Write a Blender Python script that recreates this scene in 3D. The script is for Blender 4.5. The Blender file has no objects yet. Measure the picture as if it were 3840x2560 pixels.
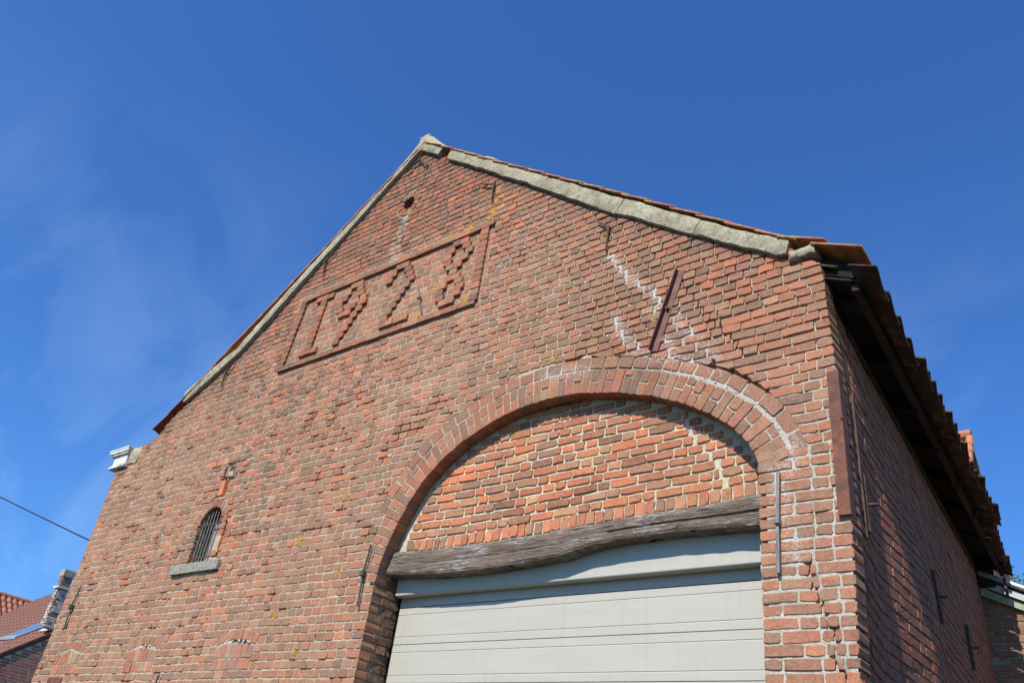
import bpy, math, random
import numpy as np
from mathutils import Vector, Matrix, Quaternion
from mathutils import noise as mn

SC = bpy.context.scene
COL = SC.collection
rng = np.random.default_rng(7)
R = math.radians

# ------------------------------------------------------------------ camera
CAM_POS = np.array([0.0, -4.75, 1.6])
FPX = 3136.3                       # focal length in photo pixels (3840 wide)
_a, _b, _r = R(42.1123), R(31.3955), R(8.2889)
_f = np.array([-math.sin(_a) * math.cos(_b), math.cos(_a) * math.cos(_b), math.sin(_b)])
_rt = np.array([math.cos(_a), math.sin(_a), 0.0])
_up = np.cross(_rt, _f)
_x = math.cos(_r) * _rt + math.sin(_r) * _up
_y = -math.sin(_r) * _rt + math.cos(_r) * _up
cam_d = bpy.data.cameras.new('camera')
cam_d.sensor_width = 36.0
cam_d.lens = 36.0 * FPX / 3840.0
cam_d.clip_end = 2000
cam = bpy.data.objects.new('camera', cam_d)
COL.objects.link(cam)
cam.matrix_world = Matrix(((_x[0], _y[0], -_f[0], CAM_POS[0]), (_x[1], _y[1], -_f[1], CAM_POS[1]),
                           (_x[2], _y[2], -_f[2], CAM_POS[2]), (0, 0, 0, 1)))
SC.camera = cam

# ------------------------------------------------------------------ light
SUN_EL, SUN_AZ = R(46), R(8.0)     # azimuth: from -Y towards +X
sun_dir = Vector((math.sin(SUN_AZ) * math.cos(SUN_EL), -math.cos(SUN_AZ) * math.cos(SUN_EL), math.sin(SUN_EL)))
sd = bpy.data.lights.new('sun', 'SUN')
sd.energy = 5.0
sd.angle = R(0.53)
sd.color = (1.0, 0.955, 0.88)
so = bpy.data.objects.new('sun', sd)
so.rotation_mode = 'QUATERNION'
so.rotation_quaternion = sun_dir.to_track_quat('Z', 'Y')
COL.objects.link(so)

world = bpy.data.worlds.new('World')
SC.world = world
world.use_nodes = True
wn, wl = world.node_tree.nodes, world.node_tree.links
wn.clear()
wo = wn.new('ShaderNodeOutputWorld')
bg = wn.new('ShaderNodeBackground')
sky = wn.new('ShaderNodeTexSky')
sky.sky_type = 'NISHITA'
sky.sun_disc = False
sky.sun_elevation = SUN_EL
sky.sun_rotation = math.pi - SUN_AZ
sky.altitude = 50
sky.air_density = 1.15
sky.dust_density = 0.8
sky.ozone_density = 1.5
bg.inputs['Strength'].default_value = 0.084
tc = wn.new('ShaderNodeTexCoord')
mp = wn.new('ShaderNodeMapping')
mp.inputs['Rotation'].default_value = (0.3, 0.5, 0.9)
mp.inputs['Scale'].default_value = (1.2, 4.0, 3.0)
wl.new(tc.outputs['Generated'], mp.inputs['Vector'])
nz = wn.new('ShaderNodeTexNoise')
nz.inputs['Scale'].default_value = 1.7
nz.inputs['Detail'].default_value = 7
nz.inputs['Roughness'].default_value = 0.55
nz.inputs['Distortion'].default_value = 0.5
wl.new(mp.outputs['Vector'], nz.inputs['Vector'])
cr = wn.new('ShaderNodeMapRange')
cr.inputs['From Min'].default_value = 0.44
cr.inputs['From Max'].default_value = 0.85
cr.inputs['To Min'].default_value = 0.0
cr.inputs['To Max'].default_value = 0.38
wl.new(nz.outputs['Fac'], cr.inputs['Value'])
# thin cirrus lies low in the sky and fades towards the zenith
sx_ = wn.new('ShaderNodeSeparateXYZ')
wl.new(tc.outputs['Generated'], sx_.inputs['Vector'])
hz = wn.new('ShaderNodeMapRange')
hz.inputs['From Min'].default_value = 0.66
hz.inputs['From Max'].default_value = 0.25
wl.new(sx_.outputs['Z'], hz.inputs['Value'])
mu = wn.new('ShaderNodeMath'); mu.operation = 'MULTIPLY'
wl.new(cr.outputs['Result'], mu.inputs[0]); wl.new(hz.outputs['Result'], mu.inputs[1])
tint = wn.new('ShaderNodeMix'); tint.data_type = 'RGBA'; tint.blend_type = 'MULTIPLY'
tint.inputs[0].default_value = 1.0
tint.inputs[7].default_value = (0.44, 0.90, 1.60, 1)
wl.new(sky.outputs['Color'], tint.inputs[6])
mx = wn.new('ShaderNodeMix'); mx.data_type = 'RGBA'
wl.new(mu.outputs[0], mx.inputs[0])
wl.new(tint.outputs[2], mx.inputs[6])
mx.inputs[7].default_value = (6.8, 9.0, 11.5, 1)
wl.new(mx.outputs[2], bg.inputs['Color'])
wl.new(bg.outputs[0], wo.inputs['Surface'])

SC.view_settings.view_transform = 'Standard'
SC.view_settings.look = 'None'
SC.view_settings.gamma = 1
SC.view_settings.exposure = 0.42
SC.view_settings.use_curve_mapping = False

# ------------------------------------------------------------------ object helpers
def link(name, me, mat=None, parent=None):
    o = bpy.data.objects.new(name, me)
    COL.objects.link(o)
    if mat is not None:
        me.materials.append(mat)
    if parent is not None:
        o.parent = parent
    return o

def thing(name, label, cat, loc=(0, 0, 0), group=None):
    o = bpy.data.objects.new(name, None)
    o.empty_display_size = 0.3
    COL.objects.link(o)
    o.location = loc
    tag(o, label, cat, group)
    bpy.context.view_layer.update()
    return o

def tag(o, label, cat, group=None):
    o['label'] = label
    o['category'] = cat
    if group:
        o['group'] = group

def mesh(name, V, F, tone=None, mask=None, smooth=False, center=True):
    V = np.asarray(V, float)
    c = V.mean(0) if center else np.zeros(3)
    me = bpy.data.meshes.new(name)
    me.from_pydata((V - c).tolist(), [], [list(map(int, f)) for f in F])
    if tone is not None:
        t = np.ones((len(V), 4)); t[:, :3] = tone
        a = me.color_attributes.new('tone', 'FLOAT_COLOR', 'POINT')
        a.data.foreach_set('color', t.ravel())
    if mask is not None:
        t = np.ones((len(V), 4)); t[:, :3] = mask
        a = me.color_attributes.new('mask', 'FLOAT_COLOR', 'POINT')
        a.data.foreach_set('color', t.ravel())
    if smooth:
        me.shade_smooth()
        if smooth == 2: me.set_sharp_from_angle(angle=.7)
    me.update()
    return me, c

def put(name, V, F, mat, parent=None, tone=None, mask=None, smooth=False, kind=None, label=None):
    me, c = mesh(name, V, F, tone, mask, smooth)
    o = link(name, me, mat, parent)
    o.location = Vector(c) - (Vector(parent_origin(parent)) if parent else Vector((0, 0, 0)))
    if kind: o['kind'] = kind
    if label: o['label'] = label
    return o

def parent_origin(p):
    v = Vector((0, 0, 0))
    while p is not None:
        v += p.location
        p = p.parent
    return v

class MB:
    """collects simple solids into one mesh"""
    def __init__(s): s.V = []; s.F = []; s.n = 0
    def add(s, V, F):
        s.V.append(np.asarray(V, float)); s.F += [[i + s.n for i in f] for f in F]; s.n += len(V)
        return s
    def box(s, x0, x1, y0, y1, z0, z1):
        V = [(x, y, z) for x in (x0, x1) for y in (y0, y1) for z in (z0, z1)]
        return s.add(V, [(0, 1, 3, 2), (4, 6, 7, 5), (0, 4, 5, 1), (2, 3, 7, 6), (0, 2, 6, 4), (1, 5, 7, 3)])
    def beam(s, p0, p1, w, h, side=None, w1=None, h1=None, bev=0.0):
        """rectangular bar from p0 to p1; w across, h along 'side'"""
        p0, p1 = np.array(p0, float), np.array(p1, float)
        d = p1 - p0; d /= np.linalg.norm(d)
        n = np.array(side if side is not None else (0, -1, 0), float)
        n -= d * n.dot(d); n /= np.linalg.norm(n)
        t = np.cross(d, n)
        w1 = w if w1 is None else w1; h1 = h if h1 is None else h1
        V = []
        for p, ww, hh in ((p0, w, h), (p1, w1, h1)):
            for a, b in ((-.5, -.5), (.5, -.5), (.5, .5), (-.5, .5)):
                V.append(p + t * a * ww + n * b * hh)
        return s.add(V, [(0, 1, 2, 3), (7, 6, 5, 4), (0, 4, 5, 1), (1, 5, 6, 2), (2, 6, 7, 3), (3, 7, 4, 0)])
    def cyl(s, p0, p1, r, n=10, r1=None):
        p0, p1 = np.array(p0, float), np.array(p1, float)
        r1 = r if r1 is None else r1
        d = p1 - p0; d /= np.linalg.norm(d)
        a = np.array((0, 0, 1.)) if abs(d[2]) < .9 else np.array((1., 0, 0))
        t = np.cross(d, a); t /= np.linalg.norm(t); b = np.cross(d, t)
        V = []
        for p, rr in ((p0, r), (p1, r1)):
            for i in range(n):
                q = 2 * math.pi * i / n
                V.append(p + rr * (math.cos(q) * t + math.sin(q) * b))
        F = [tuple(range(n)), tuple(range(2 * n - 1, n - 1, -1))]
        for i in range(n):
            j = (i + 1) % n
            F.append((i, n + i, n + j, j))
        return s.add(V, F)
    def put(s, name, mat, parent=None, **k):
        return put(name, np.concatenate(s.V), s.F, mat, parent, **k)

def bevel(o, w=0.004, seg=2):
    m = o.modifiers.new('bevel', 'BEVEL'); m.width = w; m.segments = seg; m.limit_method = 'ANGLE'
    return o

def interp(x, xs, ys): return np.interp(x, xs, ys)

_P = rng.permutation(512)
def vnoise(x, y, seed=0):
    """cheap vectorised 2-D value noise, -1..1"""
    x = np.asarray(x, float) + seed * 17.31; y = np.asarray(y, float) + seed * 9.77
    xi, yi = np.floor(x).astype(int), np.floor(y).astype(int)
    fx, fy = x - xi, y - yi
    fx = fx * fx * (3 - 2 * fx); fy = fy * fy * (3 - 2 * fy)
    def h(a, b): return _P[(_P[(a + 7 * seed) % 512] + b) % 512] / 255.5 - 1
    return ((h(xi, yi) * (1 - fx) + h(xi + 1, yi) * fx) * (1 - fy) + (h(xi, yi + 1) * (1 - fx) + h(xi + 1, yi + 1) * fx) * fy)
def fbm(x, y, seed=0, o=4):
    r = 0; a = 1; t = 0
    for i in range(o):
        r = r + a * vnoise(x * 2 ** i, y * 2 ** i, seed + i); t += a; a *= .5
    return r / t

# ------------------------------------------------------------------ materials
class NT:
    def __init__(s, name, rough=0.85, spec=0.3):
        s.m = bpy.data.materials.new(name); s.m.use_nodes = True
        s.n = s.m.node_tree.nodes; s.l = s.m.node_tree.links
        s.b = s.n['Principled BSDF']
        s.b.inputs['Roughness'].default_value = rough
        s.b.inputs['Specular IOR Level'].default_value = spec
    def new(s, t, **k):
        n = s.n.new('ShaderNode' + t)
        for a, v in k.items(): setattr(n, a, v)
        return n
    def pos(s, scale=(1, 1, 1), rot=(0, 0, 0)):
        g = s.new('NewGeometry'); m = s.new('Mapping')
        m.inputs['Scale'].default_value = scale; m.inputs['Rotation'].default_value = rot
        s.l.new(g.outputs['Position'], m.inputs['Vector'])
        return m.outputs['Vector']
    def noise(s, vec, scale, detail=4, rough=.55, dist=0):
        n = s.new('TexNoise'); n.inputs['Scale'].default_value = scale
        n.inputs['Detail'].default_value = detail; n.inputs['Roughness'].default_value = rough
        n.inputs['Distortion'].default_value = dist
        s.l.new(vec, n.inputs['Vector']); return n.outputs['Fac']
    def rng(s, v, a, b, c=0., d=1.):
        n = s.new('MapRange'); n.inputs['From Min'].default_value = a; n.inputs['From Max'].default_value = b
        n.inputs['To Min'].default_value = c; n.inputs['To Max'].default_value = d
        s.l.new(v, n.inputs['Value']); return n.outputs['Result']
    def math(s, op, a, b):
        n = s.new('Math', operation=op)
        for i, v in enumerate((a, b)):
            if hasattr(v, 'links') or hasattr(v, 'is_output'): s.l.new(v, n.inputs[i])
            else: n.inputs[i].default_value = v
        return n.outputs[0]
    def mix(s, f, a, b, mode='MIX'):
        n = s.new('Mix', data_type='RGBA', blend_type=mode)
        for i, v in ((0, f), (6, a), (7, b)):
            if hasattr(v, 'is_output'): s.l.new(v, n.inputs[i])
            elif i == 0: n.inputs[0].default_value = v
            else: n.inputs[i].default_value = (*v, 1)
        return n.outputs[2]
    def attr(s, name):
        n = s.new('Attribute', attribute_name=name); return n
    def bump(s, h, strength=.5, dist=.01):
        n = s.new('Bump'); n.inputs['Strength'].default_value = strength; n.inputs['Distance'].default_value = dist
        s.l.new(h, n.inputs['Height']); s.l.new(n.outputs[0], s.b.inputs['Normal'])
    def color(s, c):
        if hasattr(c, 'is_output'): s.l.new(c, s.b.inputs['Base Color'])
        else: s.b.inputs['Base Color'].default_value = (*c, 1)
        return s

def masonry(name, is_mortar=False):
    t = NT(name, .92, .2)
    tone = t.attr('tone').outputs['Color']
    mk = t.new('SeparateColor'); t.l.new(t.attr('mask').outputs['Color'], mk.inputs[0])
    p = t.pos()
    n1 = t.noise(p, 9, 5, .6); n2 = t.noise(p, 70, 4, .65); n3 = t.noise(p, 260, 2, .6)
    f = t.math('ADD', t.rng(n1, .3, .7, .86, 1.12), t.rng(n2, .3, .7, -.22, .24))
    c = t.mix(1.0, tone, (1, 1, 1), 'MULTIPLY')
    v = t.new('VectorMath', operation='SCALE'); t.l.new(c, v.inputs[0]); t.l.new(f, v.inputs['Scale'])
    c = v.outputs[0]
    # dusty weathering film
    d = t.rng(t.noise(p, 38, 5, .7), .42, .72, 0, .62 if not is_mortar else .3)
    c = t.mix(d, c, (.30, .22, .155) if not is_mortar else (.22, .20, .15))
    # dark pits and soot (mask blue)
    pit = t.rng(t.noise(p, 120, 3, .6), .62, .70)
    c = t.mix(t.math('MULTIPLY', pit, .55), c, (.07, .045, .035))
    soot = t.math('MULTIPLY', mk.outputs[2], t.rng(t.noise(p, 24, 4, .7), .36, .56))
    c = t.mix(t.math('MULTIPLY', soot, .8), c, (.055, .045, .038))
    # lime bloom (mask green)
    wv = t.math('MULTIPLY', mk.outputs[1], t.rng(t.noise(p, 55, 4, .7), .47, .62))
    c = t.mix(wv, c, (.62, .60, .54))
    # crustose lichen (mask red)
    lz = t.math('ADD', mk.outputs[0], t.rng(t.noise(p, 48, 4, .7), .2, .8, -.42, .42))
    c = t.mix(t.rng(lz, .48, .58), c, (.50, .34, .045))
    t.color(c)
    hh = t.math('ADD', t.math('MULTIPLY', n2, 1.0), t.math('MULTIPLY', n3, .45))
    t.bump(hh, .75 if is_mortar else .55, .012 if is_mortar else .008)
    return t.m

M = {}
M['brick'] = masonry('brick')
M['mortar'] = masonry('mortar', True)

def simple(name, base, var=.25, scale=12, rough=.8, dark=None, dthr=(.5, .7), bump=.3, stretch=(1, 1, 1), metal=0, spec=.3, bd=.005):
    t = NT(name, rough, spec)
    p = t.pos(stretch)
    n = t.noise(p, scale, 6, .6)
    a = tuple(x * (1 - var) for x in base); b = tuple(min(1, x * (1 + var)) for x in base)
    c = t.mix(t.rng(n, .3, .7), a, b)
    if dark:
        c = t.mix(t.rng(t.noise(p, scale * .37, 5, .7), *dthr), c, dark)
    t.color(c)
    t.b.inputs['Metallic'].default_value = metal
    t.bump(t.noise(p, scale * 6, 4, .6), bump, bd)
    return t.m

M['plate'] = simple('wall_plate_timber', (.045, .031, .020), .4, 6, .9, (.02, .015, .011), (.45, .65), .4, stretch=(6, .5, 6))
M['iron'] = simple('wrought_iron', (.060, .042, .034), .5, 40, .8, (.15, .065, .032), (.45, .65), .5)
M['greeniron'] = simple('weathered_green_iron', (.055, .07, .05), .4, 30, .7, (.12, .10, .07), (.5, .7), .4)
M['rust'] = simple('rusty_steel', (.125, .052, .036), .3, 16, .8, (.27, .10, .042), (.48, .70), .45)
M['redbeam'] = simple('oxide_steel', (.15, .062, .052), .2, 30, .6, (.25, .13, .11), (.5, .7), .25)
M['greyiron'] = simple('grey_painted_iron', (.22, .195, .175), .3, 40, .7, (.11, .09, .07), (.5, .7), .4, stretch=(1, 1, .3))
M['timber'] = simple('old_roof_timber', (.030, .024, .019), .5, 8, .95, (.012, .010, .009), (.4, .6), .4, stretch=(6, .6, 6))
M['zinc'] = simple('zinc_sheet', (.46, .49, .50), .12, 6, .42, (.30, .32, .33), (.5, .8), .05, metal=.7)
M['bluegrey'] = simple('grey_window_metal', (.22, .27, .29), .1, 6, .5)
M['lead'] = simple('lead_flashing', (.46, .50, .47), .2, 14, .6, (.60, .62, .6), (.5, .7))
M['greenboard'] = simple('mossy_board', (.36, .38, .27), .2, 12, .85, (.20, .22, .14), (.5, .7), .2)
M['fascia'] = simple('grey_fascia', (.42, .43, .43), .08, 10, .6)
M['brownboard'] = simple('brown_verge_board', (.115, .052, .028), .15, 10, .7)
M['white'] = simple('old_white_paint', (.56, .55, .51), .14, 18, .75, (.24, .25, .21), (.48, .66), .3, bd=.003)
M['lime'] = simple('lime_flakes', (.52, .50, .45), .2, 50, .9)
M['dark'] = simple('dark_interior', (.012, .011, .010), .2, 5, .95)
M['leafbark'] = simple('bark', (.09, .07, .05), .3, 14, .9, bump=.8)
M['stone'] = simple('sill_stone', (.28, .27, .215), .35, 60, .9, (.15, .17, .11), (.45, .65), .6, bd=.008)
M['yard'] = simple('yard_gravel', (.065, .062, .056), .25, 3, .95, (.045, .042, .036), (.45, .65), .6, bd=.02)
M['grass'] = simple('meadow_grass', (.055, .085, .025), .3, 2, .95, (.04, .06, .02), (.45, .65), .6, bd=.03)
M['backwall'] = simple('rendered_back_wall', (.24, .15, .11), .25, 5, .9)

def coping_mat():
    t = NT('cement_coping', .95, .2)
    p = t.pos()
    n = t.noise(p, 7, 6, .65); n2 = t.noise(p, 90, 4, .7)
    c = t.mix(t.rng(n, .35, .65), (.27, .235, .15), (.44, .39, .265))
    c = t.mix(t.rng(t.noise(p, 16, 5, .7, .4), .50, .68, 0, .75), c, (.145, .135, .10))
    c = t.mix(t.math('MULTIPLY', t.rng(n2, .55, .63), t.rng(t.noise(p, 2.6, 3), .45, .6)), c, (.60, .60, .55))
    c = t.mix(t.math('MULTIPLY', t.rng(t.noise(p, 60, 4), .6, .66), .8), c, (.11, .105, .08))
    c = t.mix(t.math('MULTIPLY', t.rng(t.noise(p, 5.2, 5, .7), .64, .70), .85), c, (.42, .31, .05))
    t.color(c)
    t.bump(t.math('ADD', t.noise(p, 34, 5, .65), n2), .9, .012)
    return t.m
M['coping'] = coping_mat()

def tile_mat(name, a, b, lich=.5, dark=(.05, .035, .03)):
    t = NT(name, .85, .3)
    oi = t.new('ObjectInfo')
    p = t.pos()
    n = t.noise(p, 7, 5, .6)
    f = t.math('ADD', t.math('MULTIPLY', oi.outputs['Random'], .5), t.rng(n, .3, .7, 0, .5))
    c = t.mix(f, a, b)
    c = t.mix(t.rng(t.noise(p, 30, 5, .7), .52, .7, 0, .7), c, dark)
    if lich:
        c = t.mix(t.math('MULTIPLY', t.rng(t.noise(p, 9, 5, .7), .50, .60), lich), c, (.40, .31, .04))
    t.color(c)
    t.bump(t.noise(p, 90, 4, .6), .4, .004)
    return t.m
M['tile'] = tile_mat('clay_pantile', (.30, .105, .055), (.46, .17, .085), .75)
M['eavetile'] = tile_mat('grimy_shaded_eaves_tile', (.050, .025, .018), (.095, .042, .027), .22, (.022, .016, .014))  # grime plus the shade under the eaves, put into the tile colour
M['tileclean'] = tile_mat('orange_pantile', (.36, .13, .065), (.50, .19, .10), 0, (.16, .08, .05))
M['tilered'] = tile_mat('red_verge_tile', (.22, .045, .03), (.30, .07, .04), 0)
M['housetile'] = tile_mat('brown_red_pantile', (.15, .068, .048), (.21, .092, .062), 0, (.07, .04, .035))
M['barreltile'] = tile_mat('glazed_barrel_tile', (.22, .075, .05), (.36, .15, .10), 0, (.10, .05, .04))

def door_mat():
    t = NT('painted_steel_door', .42, .45)
    p = t.pos((1, 1, 1))
    c = t.mix(t.rng(t.noise(t.pos((.6, 1, 6)), 3, 4), .3, .7), (.385, .365, .298), (.41, .39, .322))
    c = t.mix(t.rng(t.noise(p, 26, 4, .7), .70, .78, 0, .35), c, (.25, .24, .2))
    c = t.mix(t.rng(t.noise(t.pos((7, 1, .6)), 3, 4), .52, .8, 0, .22), c, (.25, .24, .20))
    t.color(c)
    t.bump(t.noise(t.pos((1, 1, 1)), 5, 2), .06, .02)
    return t.m
M['door'] = door_mat()

def lintel_mat():
    t = NT('weathered_oak', .9, .25)
    g = t.pos((1.3, 1, 26)); w = t.noise(g, 3.2, 6, .7, .6)
    c = t.mix(t.rng(w, .3, .7), (.115, .078, .054), (.255, .19, .14))
    gr = t.noise(t.pos((2.6, 30, 34)), 3.0, 5, .72, 1.1)
    patch = t.rng(t.noise(t.pos((1, 1, 2.2)), 3.2, 4, .6), .40, .66)
    fl = t.math('MULTIPLY', t.rng(gr, .515, .565), patch)
    c = t.mix(fl, c, (.52, .51, .48))
    c = t.mix(t.rng(t.noise(t.pos((1.6, 1, 36)), 2.2, 5, .7, .5), .58, .62), c, (.012, .009, .008))
    t.color(c)
    t.bump(t.math('ADD', gr, w), 1.0, .014)
    return t.m
M['lintel'] = lintel_mat()

def leaf_mat():
    t = NT('leaf', .55, .4)
    p = t.pos()
    c = t.mix(t.rng(t.noise(p, 3, 3), .35, .65), (.05, .10, .02), (.12, .20, .035))
    t.color(c)
    tr = t.new('BsdfTranslucent'); tr.inputs['Color'].default_value = (.22, .36, .05, 1)
    ms = t.new('MixShader'); ms.inputs[0].default_value = .35
    out = t.n['Material Output']
    t.l.new(t.b.outputs[0], ms.inputs[1]); t.l.new(tr.outputs[0], ms.inputs[2]); t.l.new(ms.outputs[0], out.inputs[0])
    return t.m
M['leaf'] = leaf_mat()

def glass_mat():
    t = NT('skylight_glass', .04, .8)
    t.color((.03, .04, .05)); t.b.inputs['Coat Weight'].default_value = 1.0
    t.b.inputs['Coat Roughness'].default_value = .02
    t.b.inputs['Metallic'].default_value = .6
    t.b.inputs['Base Color'].default_value = (.45, .5, .55, 1)
    return t.m
M['glass'] = glass_mat()

# ------------------------------------------------------------------ the setting
g = MB(); g.box(-300, 300, -300, 300, -.5, -.01)
o = g.put('ground', M['grass']); o['kind'] = 'structure'
g = MB(); g.box(-26, 14, -16, 8, -.4, 0)
o = g.put('yard', M['yard']); o['kind'] = 'structure'

# ------------------------------------------------------------------ facade geometry (plane y = 0)
CH = 0.0752                        # course height
ZPH = 2.663 - 36 * CH              # phase of the bed joints
_zl = [0, 2.6, 3.957, 5.33, 5.35, 5.36, 5.625, 5.64, 5.70, 5.72, 5.78, 5.80, 5.90, 6.02, 6.105, 6.61, 7.02, 7.344, 7.582, 7.821, 8.10, 8.397, 8.684, 8.84]
_xl = [-11.13, -11.12, -11.088, -11.105, -11.105, -10.82, -10.80, -10.50, -10.42, -10.31, -10.27, -10.22, -10.19, -10.0, -9.83, -8.90, -8.42, -8.05, -7.74, -7.42, -7.10, -6.80, -6.42, -6.22]
_zr = [0, 2.66, 3.15, 3.48, 4.49, 4.73, 5.0, 5.21, 5.41, 5.47, 5.72, 5.92, 6.13, 6.38, 6.585, 6.74, 7.07, 7.43, 7.705, 8.01, 8.23, 8.41, 8.58, 8.84]
_xr = [-1.505, -1.499, -1.481, -1.469, -1.480, -1.491, -1.504, -1.510, -1.528, -1.72, -2.072, -2.365, -2.67, -3.002, -3.309, -3.503, -3.912, -4.375, -4.732, -5.131, -5.417, -5.667, -5.874, -6.18]
def XL(z): return interp(z, _zl, _xl)
def XR(z): return interp(z, _zr, _xr)

# arch intrados, left foot to right foot
_ip = np.array([(-5.455, 3.42), (-5.44, 3.56), (-5.395, 3.72), (-5.33, 3.90), (-5.235, 4.10), (-5.10, 4.295), (-4.93, 4.45), (-4.70, 4.60), (-4.36, 4.735), (-4.10, 4.79), (-3.80, 4.815), (-3.50, 4.795),
                (-3.164, 4.725), (-2.84, 4.62), (-2.59, 4.505), (-2.37, 4.37), (-2.20, 4.23), (-2.085, 4.085), (-2.03, 3.96), (-2.005, 3.88)])
_d = np.r_[0, np.cumsum(np.hypot(*np.diff(_ip, axis=0).T))]
IS = _d[-1]
def intr(s):
    s = np.asarray(s, float)
    p = np.stack([interp(s, _d, _ip[:, 0]), interp(s, _d, _ip[:, 1])], -1)
    e = .12
    a = np.stack([interp(s - e, _d, _ip[:, 0]), interp(s - e, _d, _ip[:, 1])], -1)
    b = np.stack([interp(s + e, _d, _ip[:, 0]), interp(s + e, _d, _ip[:, 1])], -1)
    t = b - a; t /= np.linalg.norm(t, axis=-1, keepdims=True)
    return p, np.stack([-t[..., 1], t[..., 0]], -1)
_ss = np.linspace(0, IS, 160)
def offs(off): p, n = intr(_ss); return p + n * off
RING1, RING2 = .212, .318
def offv(f):
    p, n = intr(_ss); return p + n * f[:, None]
_ex = intr(_ss)[0][:, 0]
EXT = offv(np.where(_ss < .55, RING1 + .004, RING2 + .004 + .012 * np.clip((_ex + 3.2) / .7, 0, 1)) + .030 * np.exp(-((_ex + 2.36) / .16) ** 2)); INN = offs(0)
JL, JR = -5.457, -2.026
def poly_span(P, z):
    xs = []
    for a, b in zip(P[:-1], P[1:]):
        if (a[1] - z) * (b[1] - z) < 0:
            xs.append(a[0] + (b[0] - a[0]) * (z - a[1]) / (b[1] - a[1]))
    return (min(xs), max(xs)) if len(xs) >= 2 else None

def door_span(z):
    """x-interval taken by door opening and arch at height z"""
    zf_r, zf_l = 3.88, EXT[0][1]
    if z < min(zf_l, 3.42): return (JL, JR)
    xs = []
    for a, b in zip(EXT[:-1], EXT[1:]):
        if (a[1] - z) * (b[1] - z) <= 0 and a[1] != b[1]:
            xs.append(a[0] + (b[0] - a[0]) * (z - a[1]) / (b[1] - a[1]))
    top = EXT[:, 1].max()
    if z >= top: return None
    xm = -3.8
    ls = [x for x in xs if x < xm]; rs = [x for x in xs if x > xm]
    l = min(ls) if ls else JL
    r = max(rs) if rs else JR
    if z < 3.88: r = JR
    return (l, r)

WIN = dict(xc=-8.325, hw=.20, z0=3.845, zs=4.275)
VENT = (-6.25, 8.005, .09, .195)
SEG = [(-10.45, .30), (-8.84, .30), (-7.20, .30)]
def excl(z, half=0):
    """excluded x-intervals at height z (besides the door/arch)"""
    out = []
    if WIN['z0'] - .12 < z < 3.84: out.append((-8.75, -7.86))
    if 3.84 <= z < WIN['zs']:
        out.append((WIN['xc'] - WIN['hw'], WIN['xc'] + WIN['hw'] + (.150 if z > 3.9 else .02)))
    elif WIN['zs'] <= z < WIN['zs'] + .315:
        h = math.sqrt(max(0, .315 ** 2 - (z - WIN['zs']) ** 2)); out.append((WIN['xc'] - h, WIN['xc'] + h))
    if abs(z - VENT[1]) < VENT[3]:
        h = math.sqrt(VENT[3] ** 2 - (z - VENT[1]) ** 2); out.append((VENT[0] - h, VENT[0] + h))
    for xc, hw in SEG:
        if 2.77 < z < 3.115:
            h = hw if z < 2.95 else hw * 1.12 * math.sqrt(max(0, 1 - ((z - 2.95) / .17) ** 2))
            if h > 0: out.append((xc - h, xc + h))
    if 4.60 < z < 4.98: out.append((-8.36, -8.18))
    return out

def spans(z):
    iv = [(float(XL(z)), float(XR(z)))]
    ex = excl(z)
    d = door_span(z)
    if d: ex.append(d)
    for a, b in ex:
        nv = []
        for s, e in iv:
            if b <= s or a >= e: nv.append((s, e)); continue
            if a > s: nv.append((s, a))
            if b < e: nv.append((b, e))
        iv = nv
    return [v for v in iv if v[1] - v[0] > .03]

# lines and blobs read off the wall
LICH = [(-4.80, 7.40, .05), (-4.80, 7.53, .04), (-4.81, 7.25, .055), (-4.86, 7.19, .05), (-5.10, 7.16, .06), (-5.38, 7.15, .04), (-5.55, 7.14, .03), (-6.306, 7.575, .035), (-6.345, 7.51, .03), (-5.42, 6.47, .06), (-4.98, 6.17, .06),
        (-5.66, 6.19, .045), (-6.60, 6.81, .04), (-6.20, 7.83, .03), (-6.07, 8.045, .025), (-3.784, 5.176, .03), (-2.715, 5.644, .03), (-2.84, 5.307, .045), (-3.189, 5.634, .04), (-3.393, 6.329, .03), (-3.212, 5.488, .025), (-3.858, 5.193, .03), (-6.748, 5.249, .04),
        (-6.125, 4.288, .05), (-6.614, 3.908, .075), (-6.728, 3.218, .055), (-6.3, 2.871, .055), (-8.062, 4.529, .05), (-5.954, 3.573, .04), (-8.0, 3.95, .035), (-9.6, 3.1, .04), (-7.3, 4.9, .03), (-5.2, 4.9, .025)]
_wp = [tuple(p) for p in offs(RING1 + .014)[::5] if p[0] > -2.75]
WHITE = [_wp, [(-3.289, 6.099), (-3.174, 5.911), (-3.031, 5.72), (-2.883, 5.601), (-2.8, 5.44), (-2.827, 5.351)],
         [(-3.208, 5.436), (-3.15, 5.286), (-3.063, 5.148), (-2.966, 5.058), (-2.902, 4.979), (-2.651, 4.882), (-2.40, 4.78)],
         [(-2.646, 5.263), (-2.6, 5.156), (-2.513, 5.054), (-2.416, 4.966), (-2.335, 4.828), (-2.283, 4.701)],
         [(-2.729, 5.101), (-2.652, 4.927), (-2.552, 4.827)], [(-3.8, 5.02), (-3.6, 5.03)], [(-3.9, 5.06), (-3.45, 5.0)]]
CRACK = [[(-2.609, 5.59), (-2.518, 5.429), (-2.417, 5.254), (-2.334, 5.122), (-2.202, 4.964), (-2.089, 4.79)],
         [(-1.74, 3.26), (-1.72, 3.13), (-1.69, 3.044), (-1.655, 2.98), (-1.649, 2.92), (-1.62, 2.88), (-1.622, 2.77), (-1.632, 2.72), (-1.578, 2.627), (-1.55, 2.5)],
         [(-2.36, 4.77), (-2.27, 4.70), (-2.17, 4.64), (-2.07, 4.53), (-1.95, 4.42)]]
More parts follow.
